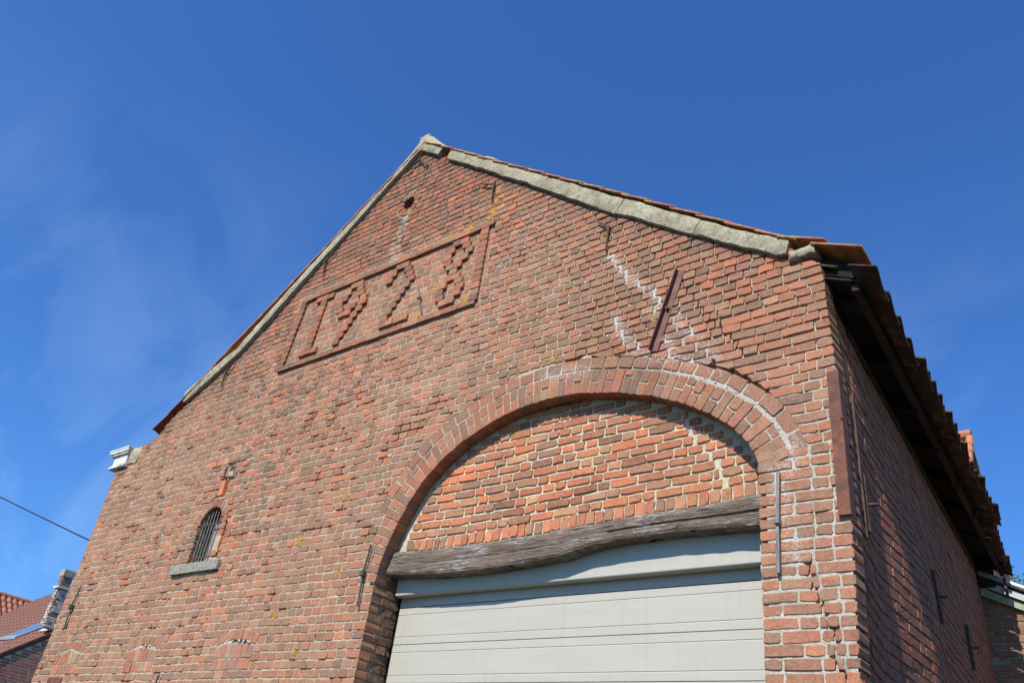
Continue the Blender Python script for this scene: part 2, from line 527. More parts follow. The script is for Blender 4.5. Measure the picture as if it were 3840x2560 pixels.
PIERWHITE = [[(-1.90, 3.85), (-1.86, 3.6), (-1.85, 3.4), (-1.80, 3.3)], [(-1.79, 4.05), (-1.785, 3.9), (-1.88, 3.84)]]
STAIN = [(-6.226, 7.80), (-6.274, 7.56), (-6.298, 7.345), (-6.245, 7.153)]
def dist_poly(x, z, P):
    d = np.full(np.shape(x), 9.0)
    for (ax, az), (bx, bz) in zip(P[:-1], P[1:]):
        vx, vz = bx - ax, bz - az
        t = np.clip(((x - ax) * vx + (z - az) * vz) / (vx * vx + vz * vz), 0, 1)
        d = np.minimum(d, np.hypot(x - ax - t * vx, z - az - t * vz))
    return d
def whiteness(x, z):
    w = np.zeros(np.shape(x))
    for P in WHITE: w = np.maximum(w, np.clip(1.25 - dist_poly(x, z, P) / (.024 if P is _wp else .052), 0, 1) * .92)
    for P in PIERWHITE: w = np.maximum(w, np.clip(1.3 - dist_poly(x, z, P) / .05, 0, 1))
    pier = np.clip((x + 2.12) / .12, 0, 1) * np.clip((4.25 - z) / .5, 0, 1)
    w = np.maximum(w, pier * (.66 + .28 * fbm(x * 5, z * 5, 3)))
    up = np.clip((x + 2.5) / .9, 0, 1) * np.clip((5.3 - z) / .8, 0, 1)
    w = np.maximum(w, up * (.25 + .3 * fbm(x * 3, z * 3, 5)))
    return np.clip(w, 0, 1)
def masks(x, z, y=None):
    m = np.zeros((len(x), 3))
    lx = np.zeros(len(x))
    for a, b, r in LICH: lx = np.maximum(lx, np.exp(-((x - a) ** 2 + (z - b) ** 2) / (r * r)))
    st = np.clip(1.2 - dist_poly(x, z, STAIN) / .08, 0, 1) * .75
    wl_ = np.zeros(len(x))
    for P in WHITE[1:] + PIERWHITE: wl_ = np.maximum(wl_, np.clip(1.1 - dist_poly(x, z, P) / .07, 0, 1) * .5)
    m[:, 1] = np.clip(np.maximum(st, wl_) + .10 * np.clip(fbm(x * 1.3, z * 1.3, 8), 0, 1), 0, 1)
    # soot below the coping and along the apex
    run = np.minimum(x - XL(z), XR(z) - x)
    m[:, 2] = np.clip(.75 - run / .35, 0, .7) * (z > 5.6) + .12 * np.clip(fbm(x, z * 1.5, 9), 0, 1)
    return m

PAL = np.array([(.47, .165, .080), (.37, .130, .078), (.345, .150, .102), (.290, .165, .108), (.195, .115, .095), (.38, .235, .145)])
def brick_tone(x, z, reg='wall'):
    n = len(x)
    w = np.ones((n, 6)) * np.array([.15, .22, .22, .20, .15, .06])
    if reg == 'wall':
        left = np.clip((-x - 5) / 5, 0, 1) * np.clip((6 - z) / 2, 0, 1)
        w[:, 3] += .30 * left; w[:, 4] += .10 * left; w[:, 5] += .05 * left
        top = np.clip((z - 6) / 2, 0, 1)
        w[:, 1] += .20 * top; w[:, 2] += .25 * top; w[:, 4] += .12 * top
        pier = np.clip((x + 2.2) / .3, 0, 1); w[:, 1] += .5 * pier; w[:, 0] += .1 * pier
    w[:, 4] += .55 * np.clip(fbm(x * .9, z * .9, 77, 3), 0, 1)
    if reg == 'tymp': w[:, 0] += .45; w[:, 5] += .12
    if reg == 'arch': w[:, 1] += .35; w[:, 0] += .05
    if reg == 'orange': w[:] = np.array([.9, .15, 0, .02, 0, .3])
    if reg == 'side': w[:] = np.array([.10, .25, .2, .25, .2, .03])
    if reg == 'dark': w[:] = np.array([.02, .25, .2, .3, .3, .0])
    w /= w.sum(1, keepdims=True)
    c = w.cumsum(1); r = rng.random(n)[:, None]
    k = (r > c).sum(1).clip(0, 5)
    k2 = rng.integers(0, 6, n)
    t = PAL[k] * .78 + PAL[k2] * .22
    t *= (1 + rng.normal(0, .155, n).clip(-.40, .42))[:, None]
    reg_n = fbm(x * .7, z * .7, 21)
    grey = np.clip(.24 + .50 * reg_n, 0.0, .6)[:, None]      # some fields of the wall are duller, weathered to the same tan
    t = t * (1 - grey) + np.array([.325, .195, .13]) * grey
    if reg == 'side': t = t * np.array([.92, .66, .56])  # side-facing brick: the depth of its shade is put into the colour
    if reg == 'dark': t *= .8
    if reg == 'arch': t *= .93
    if reg == 'tymp': t = t * np.array([1.20, 1.10, .98])
    t = t * np.array([.95, .845, .735]) * (1 + .13 * fbm(x * .45, z * .45, 95, 3))[:, None]
    if reg in ('wall', 'arch'):
        t *= (1 - .12 * np.clip((z - 6.2) / 2, 0, 1))[:, None]
    return t.clip(.02, .8)

# ------------------------------------------------------------------ bricks
def brick_batch(Q, proud, depth, jit=.0030, tilt=.006):
    """Q (N,4,2): BL,BR,TR,TL.  returns (N,37,3) u,v,d"""
    N = len(Q)
    e = np.roll(Q, -1, axis=1) - Q
    L = np.linalg.norm(e, axis=2)
    mn_ = L.min(1)
    c = np.minimum(.0075, mn_ * .16) * rng.uniform(.4, 1.4, N)
    pts = []
    for i in range(4):
        j = (i - 1) % 4
        pin = Q[:, i] - e[:, j] / L[:, j, None] * c[:, None]
        pout = Q[:, i] + e[:, i] / L[:, i, None] * c[:, None]
        mid = Q[:, i] + e[:, i] * rng.uniform(.35, .65, N)[:, None]
        pts += [pin, pout, mid]
    P = np.stack(pts, 1)                                   # N,12,2
    P = P + rng.normal(0, jit, P.shape)
    C = P.mean(1, keepdims=True)
    inset = (.0065 / np.maximum(mn_, .03) * 2).clip(.08, .4)[:, None, None]
    # inset more in the short direction: shrink by a fixed distance
    dvec = P - C
    dl = np.abs(dvec)
    IN = C + np.sign(dvec) * np.maximum(dl - .003, dl * .35)
    out = np.zeros((N, 37, 3))
    out[:, 0:12, :2] = P; out[:, 0:12, 2] = depth[:, None]
    out[:, 12:24, :2] = P; out[:, 12:24, 2] = -proud[:, None] + .0028
    out[:, 24:36, :2] = IN + rng.normal(0, jit * .5, IN.shape); out[:, 24:36, 2] = -proud[:, None] + rng.normal(0, .0006, (N, 12))
    out[:, 36, :2] = C[:, 0]; out[:, 36, 2] = -proud + rng.normal(0, .0006, N)
    tu = rng.normal(0, tilt, N)[:, None]; tv = rng.normal(0, tilt * 1.6, N)[:, None]
    dd = tu * (out[:, 12:, 0] - C[:, :, 0]) + tv * (out[:, 12:, 1] - C[:, :, 1])
    out[:, 12:, 2] += dd
    return out
BF = []
for i in range(12):
    j = (i + 1) % 12
    BF.append((i, j, 12 + j, 12 + i)); BF.append((12 + i, 12 + j, 24 + j, 24 + i)); BF.append((24 + i, 24 + j, 36))

class BrickSet:
    allsets = []
    def __init__(s, parent, fmap, reg='wall', name='brick', stuff='brick_courses', pick=True, mat='brick', jit=.0022, tilt=.006):
        s.parent, s.fmap, s.reg, s.name, s.stuff, s.pick, s.mat = parent, fmap, reg, name, stuff, pick, mat
        s.Q = []; s.pr = []; s.dp = []; s.tones = []; s.jit = jit; s.tilt = tilt
        BrickSet.allsets.append(s)
    def add(s, q, proud=0.0, depth=.05, tone=None):
        s.Q.append(q); s.pr.append(proud); s.dp.append(depth); s.tones.append(tone)
    def rect(s, x0, x1, z0, z1, **k): s.add([(x0, z0), (x1, z0), (x1, z1), (x0, z1)], **k)
    def build(s, maskf=None):
        Q = np.array(s.Q, float)
        s.W = brick_batch(Q, np.array(s.pr), np.array(s.dp), s.jit, s.tilt)
        cu, cv = Q[:, :, 0].mean(1), Q[:, :, 1].mean(1)
        T = brick_tone(cu, cv, s.reg)
        for i, t in enumerate(s.tones):
            if t is not None: T[i] = np.array(t) * rng.uniform(.85, 1.15)
        s.T = T
        uv = s.W.reshape(-1, 3)
        s.X = np.stack(s.fmap(uv[:, 0], uv[:, 1], uv[:, 2]), -1).reshape(s.W.shape)
        mk = maskf(uv[:, 0], uv[:, 1]) if maskf else np.zeros((len(uv), 3))
        s.Mk = mk.reshape(s.W.shape)
        f = s.X[:, 24:36] - CAM_POS                          # front ring -> projected area in photo px
        w = f @ _f; px = FPX * (f @ _x) / w; py = FPX * (f @ _y) / w
        a = .5 * np.abs((px * np.roll(py, -1, 1) - np.roll(px, -1, 1) * py).sum(1))
        cx, cy = px.mean(1), py.mean(1)
        s.area = np.where((np.abs(cx) < 1915) & (np.abs(cy) < 1275) & (w.mean(1) > 0), a, 0)
    def emit(s, idx):
        idx = set(int(i) for i in idx)
        rest = [i for i in range(len(s.X)) if i not in idx]
        for i in sorted(idx):
            put(s.name, s.X[i], BF, M[s.mat], s.parent, tone=s.T[i][None].repeat(37, 0), mask=s.Mk[i])
        if rest:
            V = s.X[rest].reshape(-1, 3); F = []
            base = np.array([list(f) + [-1] * (4 - len(f)) for f in BF])
            for k in range(len(rest)):
                F += [tuple(a + 37 * k for a in f) for f in BF]
            o = put(s.stuff, V, F, M[s.mat], s.parent, tone=s.T[rest][:, None].repeat(37, 1).reshape(-1, 3), mask=s.Mk[rest].reshape(-1, 3), kind='stuff')

barn = thing('barn', 'red brick barn with gable dated 1928, round arch over grey door and clay tile roof', 'barn', (-6.3, 0, 0))

fac = lambda u, v, d: (u, d, v)
def row_bricks(a, b, prev_joints, S=.219, Hd=.106, J=.0095, hd_prob=.5, first_half=False):
    """list of (x0,x1) bricks filling a..b avoiding the joints of the row below"""
    out = []; x = a; k = 0; last = 1
    while x < b - .03:
        rem = b - x
        cand = []
        for L, base in ((S, 0), (Hd, .0)):
            L = L * (1 + rng.normal(0, .035))
            if L > rem: continue
            e = x + L + J * .5
            dj = np.min(np.abs(prev_joints - e)) if len(prev_joints) else 1
            sc = min(dj, .06) * 9 + rng.random() * .9 + (.0 if L > .15 else (hd_prob - .5) * 2.6) + (.15 if (L > .15) != last else 0)
            cand.append((sc, L))
        if not cand: L = rem
        else: L = max(cand)[1]
        last = L > .15
        if rem - L < .055: L = rem
        if L > .27: L = L * .5
        out.append((x, min(x + L, b))); x += L + J
    return out

# main gable --------------------------------------------------------
gable = None
def crack_push(x, z):
    c = np.zeros(np.shape(x))
    for i, P in enumerate(CRACK):
        w = (.012, .009, .022)[i]
        c = np.maximum(c, np.clip(1.6 - dist_poly(x, z, P) / w, 0, 1))
    return c
def wall_undul(x, z):
    return .012 * fbm(x * .6, z * .6, 31, 2) + .004 * fbm(x * 2, z * 2, 33, 2)
def wav(x, z): return .009 * fbm(x * .55, z * .35, 51, 2) + .003 * fbm(x * 2.2, z * .8, 53, 2)
fac_b = lambda u, v, d: (u, d + wall_undul(u, v), v)

# mortar sheet
dx = .026
nx, nz_ = int(9.72 / dx), int(8.9 / dx)
gx = np.linspace(0, 1, nx)[None, :].repeat(nz_, 0)
gz = np.linspace(0, 8.84, nz_)[:, None].repeat(nx, 1)
xl, xr = XL(gz) + .012, XR(gz) - .012
_fx = -11.2 + gx * 9.8
gxx = np.clip(_fx, xl, xr)
inside = (_fx > xl - dx) & (_fx < xr + dx)
hole = np.zeros_like(inside)
for i in range(nz_):
    z = gz[i, 0]
    if z < 3.42: hole[i] |= (gxx[i] > JL + .01) & (gxx[i] < JR - .01)
    else:
        s = None
        xs = []
        for a, b in zip(INN[:-1], INN[1:]):
            if (a[1] - z) * (b[1] - z) <= 0 and a[1] != b[1]:
                xs.append(a[0] + (b[0] - a[0]) * (z - a[1]) / (b[1] - a[1]))
        ls = [x for x in xs if x < -3.8]; rs = [x for x in xs if x > -3.8]
        if ls or rs:
            l = min(ls) if ls else JL; r = max(rs) if rs else JR
            hole[i] |= (gxx[i] > l - .03) & (gxx[i] < r + .03)
    if 3.84 < z < WIN['zs']: hole[i] |= abs(gxx[i] - WIN['xc']) < WIN['hw'] + .005
    elif WIN['zs'] <= z < WIN['zs'] + .21:
        hole[i] |= np.hypot(gxx[i] - WIN['xc'], z - WIN['zs']) < WIN['hw'] + .015
    hole[i] |= np.hypot(gxx[i] - VENT[0], z - VENT[1]) < .105
X_, Z_ = gxx.ravel(), gz.ravel()
wh = whiteness(X_, Z_)
topd = np.clip((Z_ - 6.0) / 2, 0, 1); rt = np.clip((X_ + 4.2) / 1.5, 0, 1) * np.clip((Z_ - 4.3) / .5, 0, 1)
lowl = np.clip((-X_ - 3) / 2, 0, 1) * np.clip((6.3 - Z_) / 1.2, 0, 1)
rec = .0054 + .0055 * topd + .006 * rt * (1 - wh) - .0022 * wh - .0022 * lowl
rec = rec + .0028 * fbm(X_ * 7, Z_ * 7, 1, 3) + rng.normal(0, .0009, len(X_))
miss = np.clip((fbm(X_ * 5.2, Z_ * 11, 44, 3) - .40) * 9, 0, 1) * (1 - wh)      # raked out joints
pan_ = (X_ > -7.95) & (X_ < -4.75) & (Z_ > 6.05) & (Z_ < 7.2)
miss = np.where(pan_, 0, miss); rec = np.where(pan_, .0034, rec)
rec = rec + .024 * miss
cpsh = crack_push(X_, Z_)
rec = rec + .045 * cpsh + .04 * np.clip(1.5 - dist_poly(X_, Z_, CRACK[2]) / .03, 0, 1) + .045 * ((abs(X_ + 8.28) < .085) & (abs(Z_ - 4.79) < .19))
# dark gap right of the window surround
gapd = dist_poly(X_, Z_, [(-8.04, 4.50), (-7.995, 4.33), (-7.99, 4.0), (-7.99, 3.9)])
rec = rec + .05 * np.clip(1.7 - gapd / .022, 0, 1)
rec = np.maximum(rec, .0030)
cream = np.clip((-X_ - 10.25) / .3, 0, 1) * np.clip((Z_ - 3.8) / .6, 0, 1)
base = np.array([.42, .355, .245])[None] * (1 + .16 * fbm(X_ * 2, Z_ * 2, 13))[:, None]
base = base * (1 - .25 * topd[:, None])
tone = base * (1 - wh[:, None]) + np.array([.47, .455, .40])[None] * wh[:, None]
tone = tone * (1 - .6 * cream[:, None]) + np.array([.50, .44, .31])[None] * .6 * cream[:, None]
tone = tone * (1 - .3 * miss[:, None])
V = np.stack([X_, rec + wall_undul(X_, Z_), Z_], -1)
ok = inside & ~hole
F = []
okc = ok[:-1, :-1] & ok[1:, :-1] & ok[:-1, 1:] & ok[1:, 1:]
# keep strips touching the rim
ii, jj = np.nonzero(okc)
for i, j in zip(ii, jj):
    a = i * nx + j
    F.append((a, a + 1, a + nx + 1, a + nx))
me, c0 = mesh('gable_wall', V, F, tone, masks(X_, Z_), True)
gable = link('gable_wall', me, M['mortar'], barn)
gable.location = Vector(c0) - barn.location

bs = BrickSet(gable, fac_b, 'wall')
zc = ZPH; prev = {}
prevj = np.array([])
PZ0, PZ1 = 6.14, 7.14
while zc < 8.84:
    z0, z1 = zc, zc + CH
    zm = (z0 + z1) / 2
    joints = []
    ivs = spans(zm)
    for a, b in ivs:
        # slanted ends follow the outline
        lo = next((v for v in spans(z0 + .015) if abs(v[0] - a) < .12), None); hi = next((v for v in spans(z1 - .015) if abs(v[0] - a) < .12), None)
        lo2 = next((v for v in spans(z0 + .015) if abs(v[1] - b) < .12), None); hi2 = next((v for v in spans(z1 - .015) if abs(v[1] - b) < .12), None)
        br = row_bricks(a, b, prevj, hd_prob=.82 if (zm < 7 and b < -2.9 or a < -5) else .5)
        for k, (x0, x1) in enumerate(br):
            joints += [x1 + .006]
            wq = float(whiteness(np.array([(x0 + x1) / 2]), np.array([zm]))[0])
            zt = z1 - .0095 - .004 * wq - abs(rng.normal(0, .0018)); zb = z0 + .001 * wq + abs(rng.normal(0, .0018))
            if wq > .5 and x1 - x0 > .08: x1 -= .003
            l0 = l1 = x0; r0 = r1 = x1
            if k == 0:
                if lo: l0 = lo[0]
                if hi: l1 = hi[0]
            if k == len(br) - 1:
                if lo2: r0 = lo2[1]
                if hi2: r1 = hi2[1]
            for P in WHITE[1:5] + PIERWHITE:
                for (ax, az_), (bx, bz) in zip(P[:-1], P[1:]):
                    if (az_ - zm) * (bz - zm) <= 0 and az_ != bz:
                        xc_ = ax + (bx - ax) * (zm - az_) / (bz - az_)
                        if x0 - .02 < xc_ < x1 + .02 and x1 - x0 > .06:
                            if xc_ > (x0 + x1) / 2: r0 -= .012; r1 -= .010
                            else: l0 += .012; l1 += .010
            # buckled upper right corner: bricks drift apart beyond the crack
            ux = np.array([l0, max(r0, l0 + .02), max(r1, l1 + .02), l1]); uz = np.array([zb, zb, zt, zt])
            uz = uz + wav(ux, uz) + rng.normal(0, .0007, 4) + (ux - ux.mean()) * rng.normal(0, .008)
            q = list(zip(ux, uz))
            cx = (x0 + x1) / 2
            if z1 - z0 < .01: continue
            if dist_poly(np.array([cx]), np.array([zm]), CRACK[2])[0] < .03 and (x1 - x0) < .08: continue
            pr = float(np.clip(rng.normal(.0008, .0017), -.0010, .006))
            inpan = -7.95 < cx < -4.75 and 6.05 < zm < 7.2
            if inpan: pr *= .3
            if cx > -3.5 and zm > 4.8: pr += abs(float(rng.normal(0, .003)))
            dep = .05
            if abs(x1 - b) < .02 and b > -1.75 and zm < 5.4: dep = .16
            if abs(x0 - a) < .02 and a < -10: dep = .12
            if abs(x1 - b) < .02 and abs(b - JL) < .03: dep = .105 if k % 2 else .16
            if abs(x0 - a) < .02 and abs(a - JR) < .03: dep = .16
            tn = None
            if -1.93 < cx < -1.80 and 3.68 < zm < 3.76 and x1 - x0 < .14: tn = (.58, .53, .40)
            cut = None
            for P in CRACK[:2]:
                for (ax, az_), (bx, bz) in zip(P[:-1], P[1:]):
                    if (az_ - zm) * (bz - zm) <= 0:
                        xc_ = ax + (bx - ax) * (zm - az_) / (bz - az_)
                        if x0 + .012 < xc_ < x1 - .012: cut = xc_
            if cut is not None:
                ka = rng.normal(0, .006); kb = rng.normal(0, .006)
                bs.add([q[0], (cut - .006 + ka, zb), (cut - .005 + kb, zt), q[3]], proud=pr, depth=dep, tone=tn)
                bs.add([(cut + .006 + ka, zb), q[1], q[2], (cut + .006 + kb, zt)], proud=pr + .002, depth=dep, tone=tn)
            else: bs.add(q, proud=pr, depth=dep, tone=tn)
    prevj = np.array(joints)
    zc += CH

# relief panel ------------------------------------------------------
rel = BrickSet(gable, fac_b, 'arch', 'relief_brick', 'relief_courses', jit=.0014, tilt=.004)
kz = round((6.255 - .0376 - ZPH) / CH)
def relrow(r): return ZPH + (kz + r) * CH
COLX = lambda c: -7.755 + c * .1155
PR = .030
D9 = {10: [7.85, 8.75], 9: [7.15, 9.0], 8: [6.85, 9.25], 7: [6.25, 9.75], 6: [6.55, 8.45, 10.0], 5: [6.95, 7.9, 9.55], 4: [9.0], 3: [8.6], 2: [8.15], 1: [7.7], 0: [7.25]}
D2 = {10: [14.3, 15.15], 9: [13.65, 15.6], 8: [13.2, 16.0], 7: [16.3], 6: [15.85], 5: [15.4], 4: [15.0], 3: [14.6], 2: [14.2], 1: [13.8], 0: [13.75, 14.7, 15.65, 16.6]}
D8 = {10: [21.7, 22.65], 9: [21.1, 23.0], 8: [20.8, 23.4], 7: [20.95, 22.95], 6: [21.35, 22.35], 5: [21.9], 4: [21.45, 22.4], 3: [20.95, 22.8], 2: [20.65, 23.1], 1: [20.85, 22.85], 0: [21.3, 22.25]}
D1 = {10: [2.5, 3.4, 4.3], 0: [2.15, 3.05, 3.95]}
for r_ in range(1, 10): D1[r_] = [3.35 - .05 * (9 - r_)]
for dg in (D1, D9, D2, D8):
    for r_, cs in dg.items():
        for c_ in cs:
            x = COLX(c_); z = relrow(r_)
            hw = .053
            rel.rect(x - hw, x + hw, z - .002 + rng.normal(0, .001), z + CH - .004, proud=PR + rng.normal(0, .002), depth=.02)
# frame of the panel
zb_, zt_ = relrow(-1), relrow(11)
x = -7.90
while x < -4.92:
    L = rng.choice([.105, .219])
    rel.rect(x, x + L, zb_ - .042, zb_ + CH - .052, proud=PR + rng.normal(0, .002), depth=.02)
    x += L + .0012
x = -7.80
while x < -4.88:
    L = rng.choice([.105, .219])
    rel.rect(x, x + L, zt_ + .022, zt_ + CH + .010, proud=PR + rng.normal(0, .002), depth=.02)
    x += L + .0012
for r_ in range(-1, 12):
    rel.rect(-4.915, -4.81, relrow(r_), relrow(r_) + CH - .003, proud=PR + rng.normal(0, .002), depth=.02)
    xl_ = -7.905 + .008 * r_
    rel.rect(xl_, xl_ + .10, relrow(r_), relrow(r_) + CH - .003, proud=PR + rng.normal(0, .002), depth=.02)

# arch rings --------------------------------------------------------
arch = MB()
# backing of the rings: mortar band with real soffit depth
NS = 150
s_ = np.linspace(0, IS, NS)
def band(o0, o1, y0, y1, ns=NS, st=0.0):
    p0, n0 = intr(np.linspace(st, IS, ns))
    a, b = p0 + n0 * o0, p0 + n0 * o1
    Vb = []
    for k in range(ns):
        for (pt, y) in ((a[k], y1), (a[k], y0), (b[k], y0), (b[k], y1)):
            Vb.append((pt[0], y + rng.normal(0, .0012), pt[1]))
    Fb = []
    for k in range(ns - 1):
        i = 4 * k
        for m in range(4):
            n = (m + 1) % 4
            Fb.append((i + m, i + n, i + 4 + n, i + 4 + m))
    Fb += [(0, 3, 2, 1), (4 * ns - 4, 4 * ns - 3, 4 * ns - 2, 4 * ns - 1)]
    return np.array(Vb), Fb
Vb, Fb = band(.008, RING1 + .002, .006, .34)
Vc, Fc = band(RING1 + .002, RING2, .0055, .30, st=.56)
Fb = Fb + [tuple(i + len(Vb) for i in f) for f in Fc]; Vb = np.concatenate([Vb, Vc])
wr = whiteness(Vb[:, 0], Vb[:, 2])
right = np.clip((Vb[:, 0] + 3.6) / .8, 0, 1)
tn = np.array([.31, .27, .19]) * (1 - wr[:, None]) + np.array([.55, .53, .46]) * wr[:, None]
tn = tn * (1 - .4 * right[:, None]) + np.array([.46, .43, .33]) * .4 * right[:, None]
Vb[:, 1] += wall_undul(Vb[:, 0], Vb[:, 2])
archo = put('arch_ring', Vb, Fb, M['mortar'], barn, tone=tn, mask=masks(Vb[:, 0], Vb[:, 2]), smooth=False)
ab = BrickSet(archo, fac_b, 'arch', 'arch_brick', 'arch_courses', jit=.0012)
nv = int(IS / .0765)
for k in range(nv):
    s0, s1 = k * IS / nv, (k + 1) * IS / nv
    g_ = .0045
    (pa, na), (pb, nb) = intr(s0 + g_), intr(s1 - g_)
    def quad(o0, o1): return [tuple(pa + na * o0), tuple(pa + na * o1), tuple(pb + nb * o1), tuple(pb + nb * o0)][::-1]
    sp = [(0, RING1 - .006)] if k % 2 else [(0, .098), (.110, RING1 - .006)]
    if rng.random() < .12: sp = [(0, .14), (.152, RING1 - .006)]
    for o0, o1 in sp:
        q = [tuple(pb + nb * o0), tuple(pb + nb * o1), tuple(pa + na * o1), tuple(pa + na * o0)]
        ab.add(q, proud=float(np.clip(rng.normal(.001, .002), -.001, .006)), depth=.128)
# make sure the winding is counter-clockwise seen from the front
def ccw(q):
    a = sum(q[i][0] * q[(i + 1) % 4][1] - q[(i + 1) % 4][0] * q[i][1] for i in range(4))
    return q if a > 0 else q[::-1]
ns2 = int((IS - .55) / .128)
for k in range(ns2):
    s0, s1 = .55 + k * (IS - .55) / ns2, .55 + (k + 1) * (IS - .55) / ns2
    (pa, na), (pb, nb) = intr(s0 + .006), intr(s1 - .006)
    j = rng.normal(0, .003)
    wd = np.clip((pa[0] + 3.2) / .7, 0, 1); lo, hi = RING1 + .006 + .022 * wd, RING2 + .012 * wd + j
    ab.add([tuple(pa + na * lo), tuple(pa + na * hi), tuple(pb + nb * hi), tuple(pb + nb * lo)], proud=float(rng.normal(0, .003)), depth=.1)
ab.pr = [max(p, -.001) for p in ab.pr]
ab.Q = [ccw(q) for q in ab.Q]

# filled segmental arches ------------------------------------------
for xc, hw in SEG:
    nvo = 8
    for k in range(nvo):
        a0, a1 = (k + .05) / nvo, (k + .95) / nvo
        def pt(t, up):
            x_ = xc - hw + 2 * hw * t
            zz = 2.955 + .055 * (1 - (2 * t - 1) ** 2)
            ang = (2 * t - 1) * .42
            return (x_ + math.sin(ang) * up, zz + math.cos(ang) * up)
        bs.add(ccw([pt(a0, .008), pt(a1, .008), pt(a1, .098), pt(a0, .098)]), proud=abs(float(rng.normal(0, .002))), depth=.05)
    for zlo, zhi in ((2.848, 2.948), (2.742, 2.840)):
        x_ = xc - hw + .01; n_ = 7
        w_ = (2 * hw - .02) / n_
        for k in range(n_):
            t_ = PAL[0] * rng.uniform(.85, 1.15) if rng.random() < .18 else PAL[[3, 2, 5, 1]][rng.integers(0, 4)]
            zz = zhi + (.045 * (1 - ((k + .5) / n_ * 2 - 1) ** 2) * .7 if zlo > 2.8 else 0)
            bs.rect(x_ + k * w_ + .003, x_ + (k + 1) * w_ - .004, zlo, zz, proud=.0015 + float(rng.normal(0, .0015)), depth=.05, tone=t_)
    # rubble and lime packed under the arch
# window surround, vent ring, stones above the window --------------
for k in range(11):
    a0, a1 = math.pi * (k + .07) / 11, math.pi * (k + .93) / 11
    r0, r1 = WIN['hw'] + .004, WIN['hw'] + .108
    P = lambda a, r: (WIN['xc'] + r * math.cos(a), WIN['zs'] + r * math.sin(a))
    bs.add(ccw([P(a0, r0), P(a0, r1), P(a1, r1), P(a1, r0)]), proud=.001, depth=.13)
zz = 3.90
while zz < 4.24:
    w_ = rng.uniform(.10, .118)
    bs.rect(WIN['xc'] + WIN['hw'] + .002, WIN['xc'] + WIN['hw'] + w_, zz, zz + .066, proud=float(rng.normal(0, .003)), depth=.13, tone=PAL[rng.integers(0, 2)])
    zz += CH
for k in range(12):
    a0, a1 = 2 * math.pi * (k + .08) / 12, 2 * math.pi * (k + .92) / 12
    P = lambda a, r: (VENT[0] + r * math.cos(a), VENT[1] + r * math.sin(a))
    bs.add(ccw([P(a0, VENT[2]), P(a0, VENT[3] - .012), P(a1, VENT[3] - .012), P(a1, VENT[2])]), proud=float(rng.normal(0, .003)), depth=.14)
bs.rect(-8.352, -8.272, 4.61, 4.79, proud=.004, depth=.05, tone=(.50, .165, .07))
bs.rect(-8.318, -8.258, 4.83, 4.965, proud=.002, depth=.05, tone=(.24, .15, .10))
# a few header courses on the reveal side of the left jamb are built with the reveal below

# tympanum ----------------------------------------------------------
LT = [(-5.47, 3.712), (-4.951, 3.690), (-4.434, 3.690), (-3.939, 3.700), (-3.39, 3.722), (-2.907, 3.743), (-2.417, 3.752), (-2.0, 3.778)]
LB = [(-5.47, 3.520), (-4.906, 3.496), (-4.395, 3.480), (-3.909, 3.486), (-3.614, 3.502), (-3.504, 3.536), (-3.376, 3.572), (-3.143, 3.597), (-2.734, 3.594), (-2.267, 3.578), (-2.0, 3.566)]
_lx = np.array([p[0] for p in LB]); _lz = np.array([p[1] for p in LB])
LB = [(p[0], .55 * p[1] + .45 * float(np.polyval(np.polyfit(_lx, _lz, 3), p[0]))) for p in LB]
lt = lambda x: interp(x, [p[0] for p in LT], [p[1] for p in LT])
lb = lambda x: interp(x, [p[0] for p in LB], [p[1] for p in LB])
YT = .125
def sag(u, v): return (lt(u) - 3.72) * np.clip(1 - (v - 3.72) / 1.0, 0, 1)
tym_m = lambda u, v, d: (u, YT + d + .004 * fbm(u * 2, v * 2, 71, 2), v + sag(u, v))
nx2, nz2 = 130, 46
u = np.linspace(-5.50, -1.96, nx2)[None].repeat(nz2, 0); v = np.linspace(3.66, 4.87, nz2)[:, None].repeat(nx2, 1)
uf, vf = u.ravel(), v.ravel()
rc = .0055 + .002 * fbm(uf * 7, vf * 7, 5, 3) + rng.normal(0, .001, len(uf))
rimd = np.array([0.0] * len(uf))
rimd = dist_poly(uf, vf, [tuple(p) for p in INN[::6]])
wcr = np.clip(1.3 - dist_poly(uf, vf, [(-2.75, 4.60), (-2.62, 4.42), (-2.55, 4.26), (-2.45, 4.15), (-2.38, 4.02), (-2.22, 3.95)]) / .035, 0, 1)
rc = np.maximum(rc + .0025, .004)
xx, yy, zz_ = tym_m(uf, vf, rc)
tn = np.array([.54, .47, .32])[None] * (1 + .15 * fbm(uf * 3, vf * 3, 15))[:, None]
tn = tn * (1 - wcr[:, None] * .7) + np.array([.50, .46, .34]) * wcr[:, None] * .7
F = []
ins = np.array([True] * (nx2 * nz2)).reshape(nz2, nx2)
for i in range(nz2):
    sp = poly_span(INN, v[i, 0]) if v[i, 0] > 3.9 else (-5.5, -1.9)
    if sp is None: ins[i] = v[i, 0] < 4.80
    else: ins[i] = (u[i] > sp[0] - .12) & (u[i] < sp[1] + .12)
for i in range(nz2 - 1):
    for j in range(nx2 - 1):
        if ins[i, j] and ins[i + 1, j] and ins[i, j + 1] and ins[i + 1, j + 1]:
            a = i * nx2 + j; F.append((a, a + 1, a + nx2 + 1, a + nx2))
tm = np.zeros((len(uf), 3)); tm[:, 1] = .12 + .5 * wcr
me, c0 = mesh('arch_infill', np.stack([xx, yy, zz_], -1), F, tn, tm, True)
infill = link('arch_infill', me, M['mortar'], barn); infill.location = Vector(c0) - barn.location
tb = BrickSet(infill, tym_m, 'tymp', 'infill_brick', 'infill_courses', jit=.0028, tilt=.010)
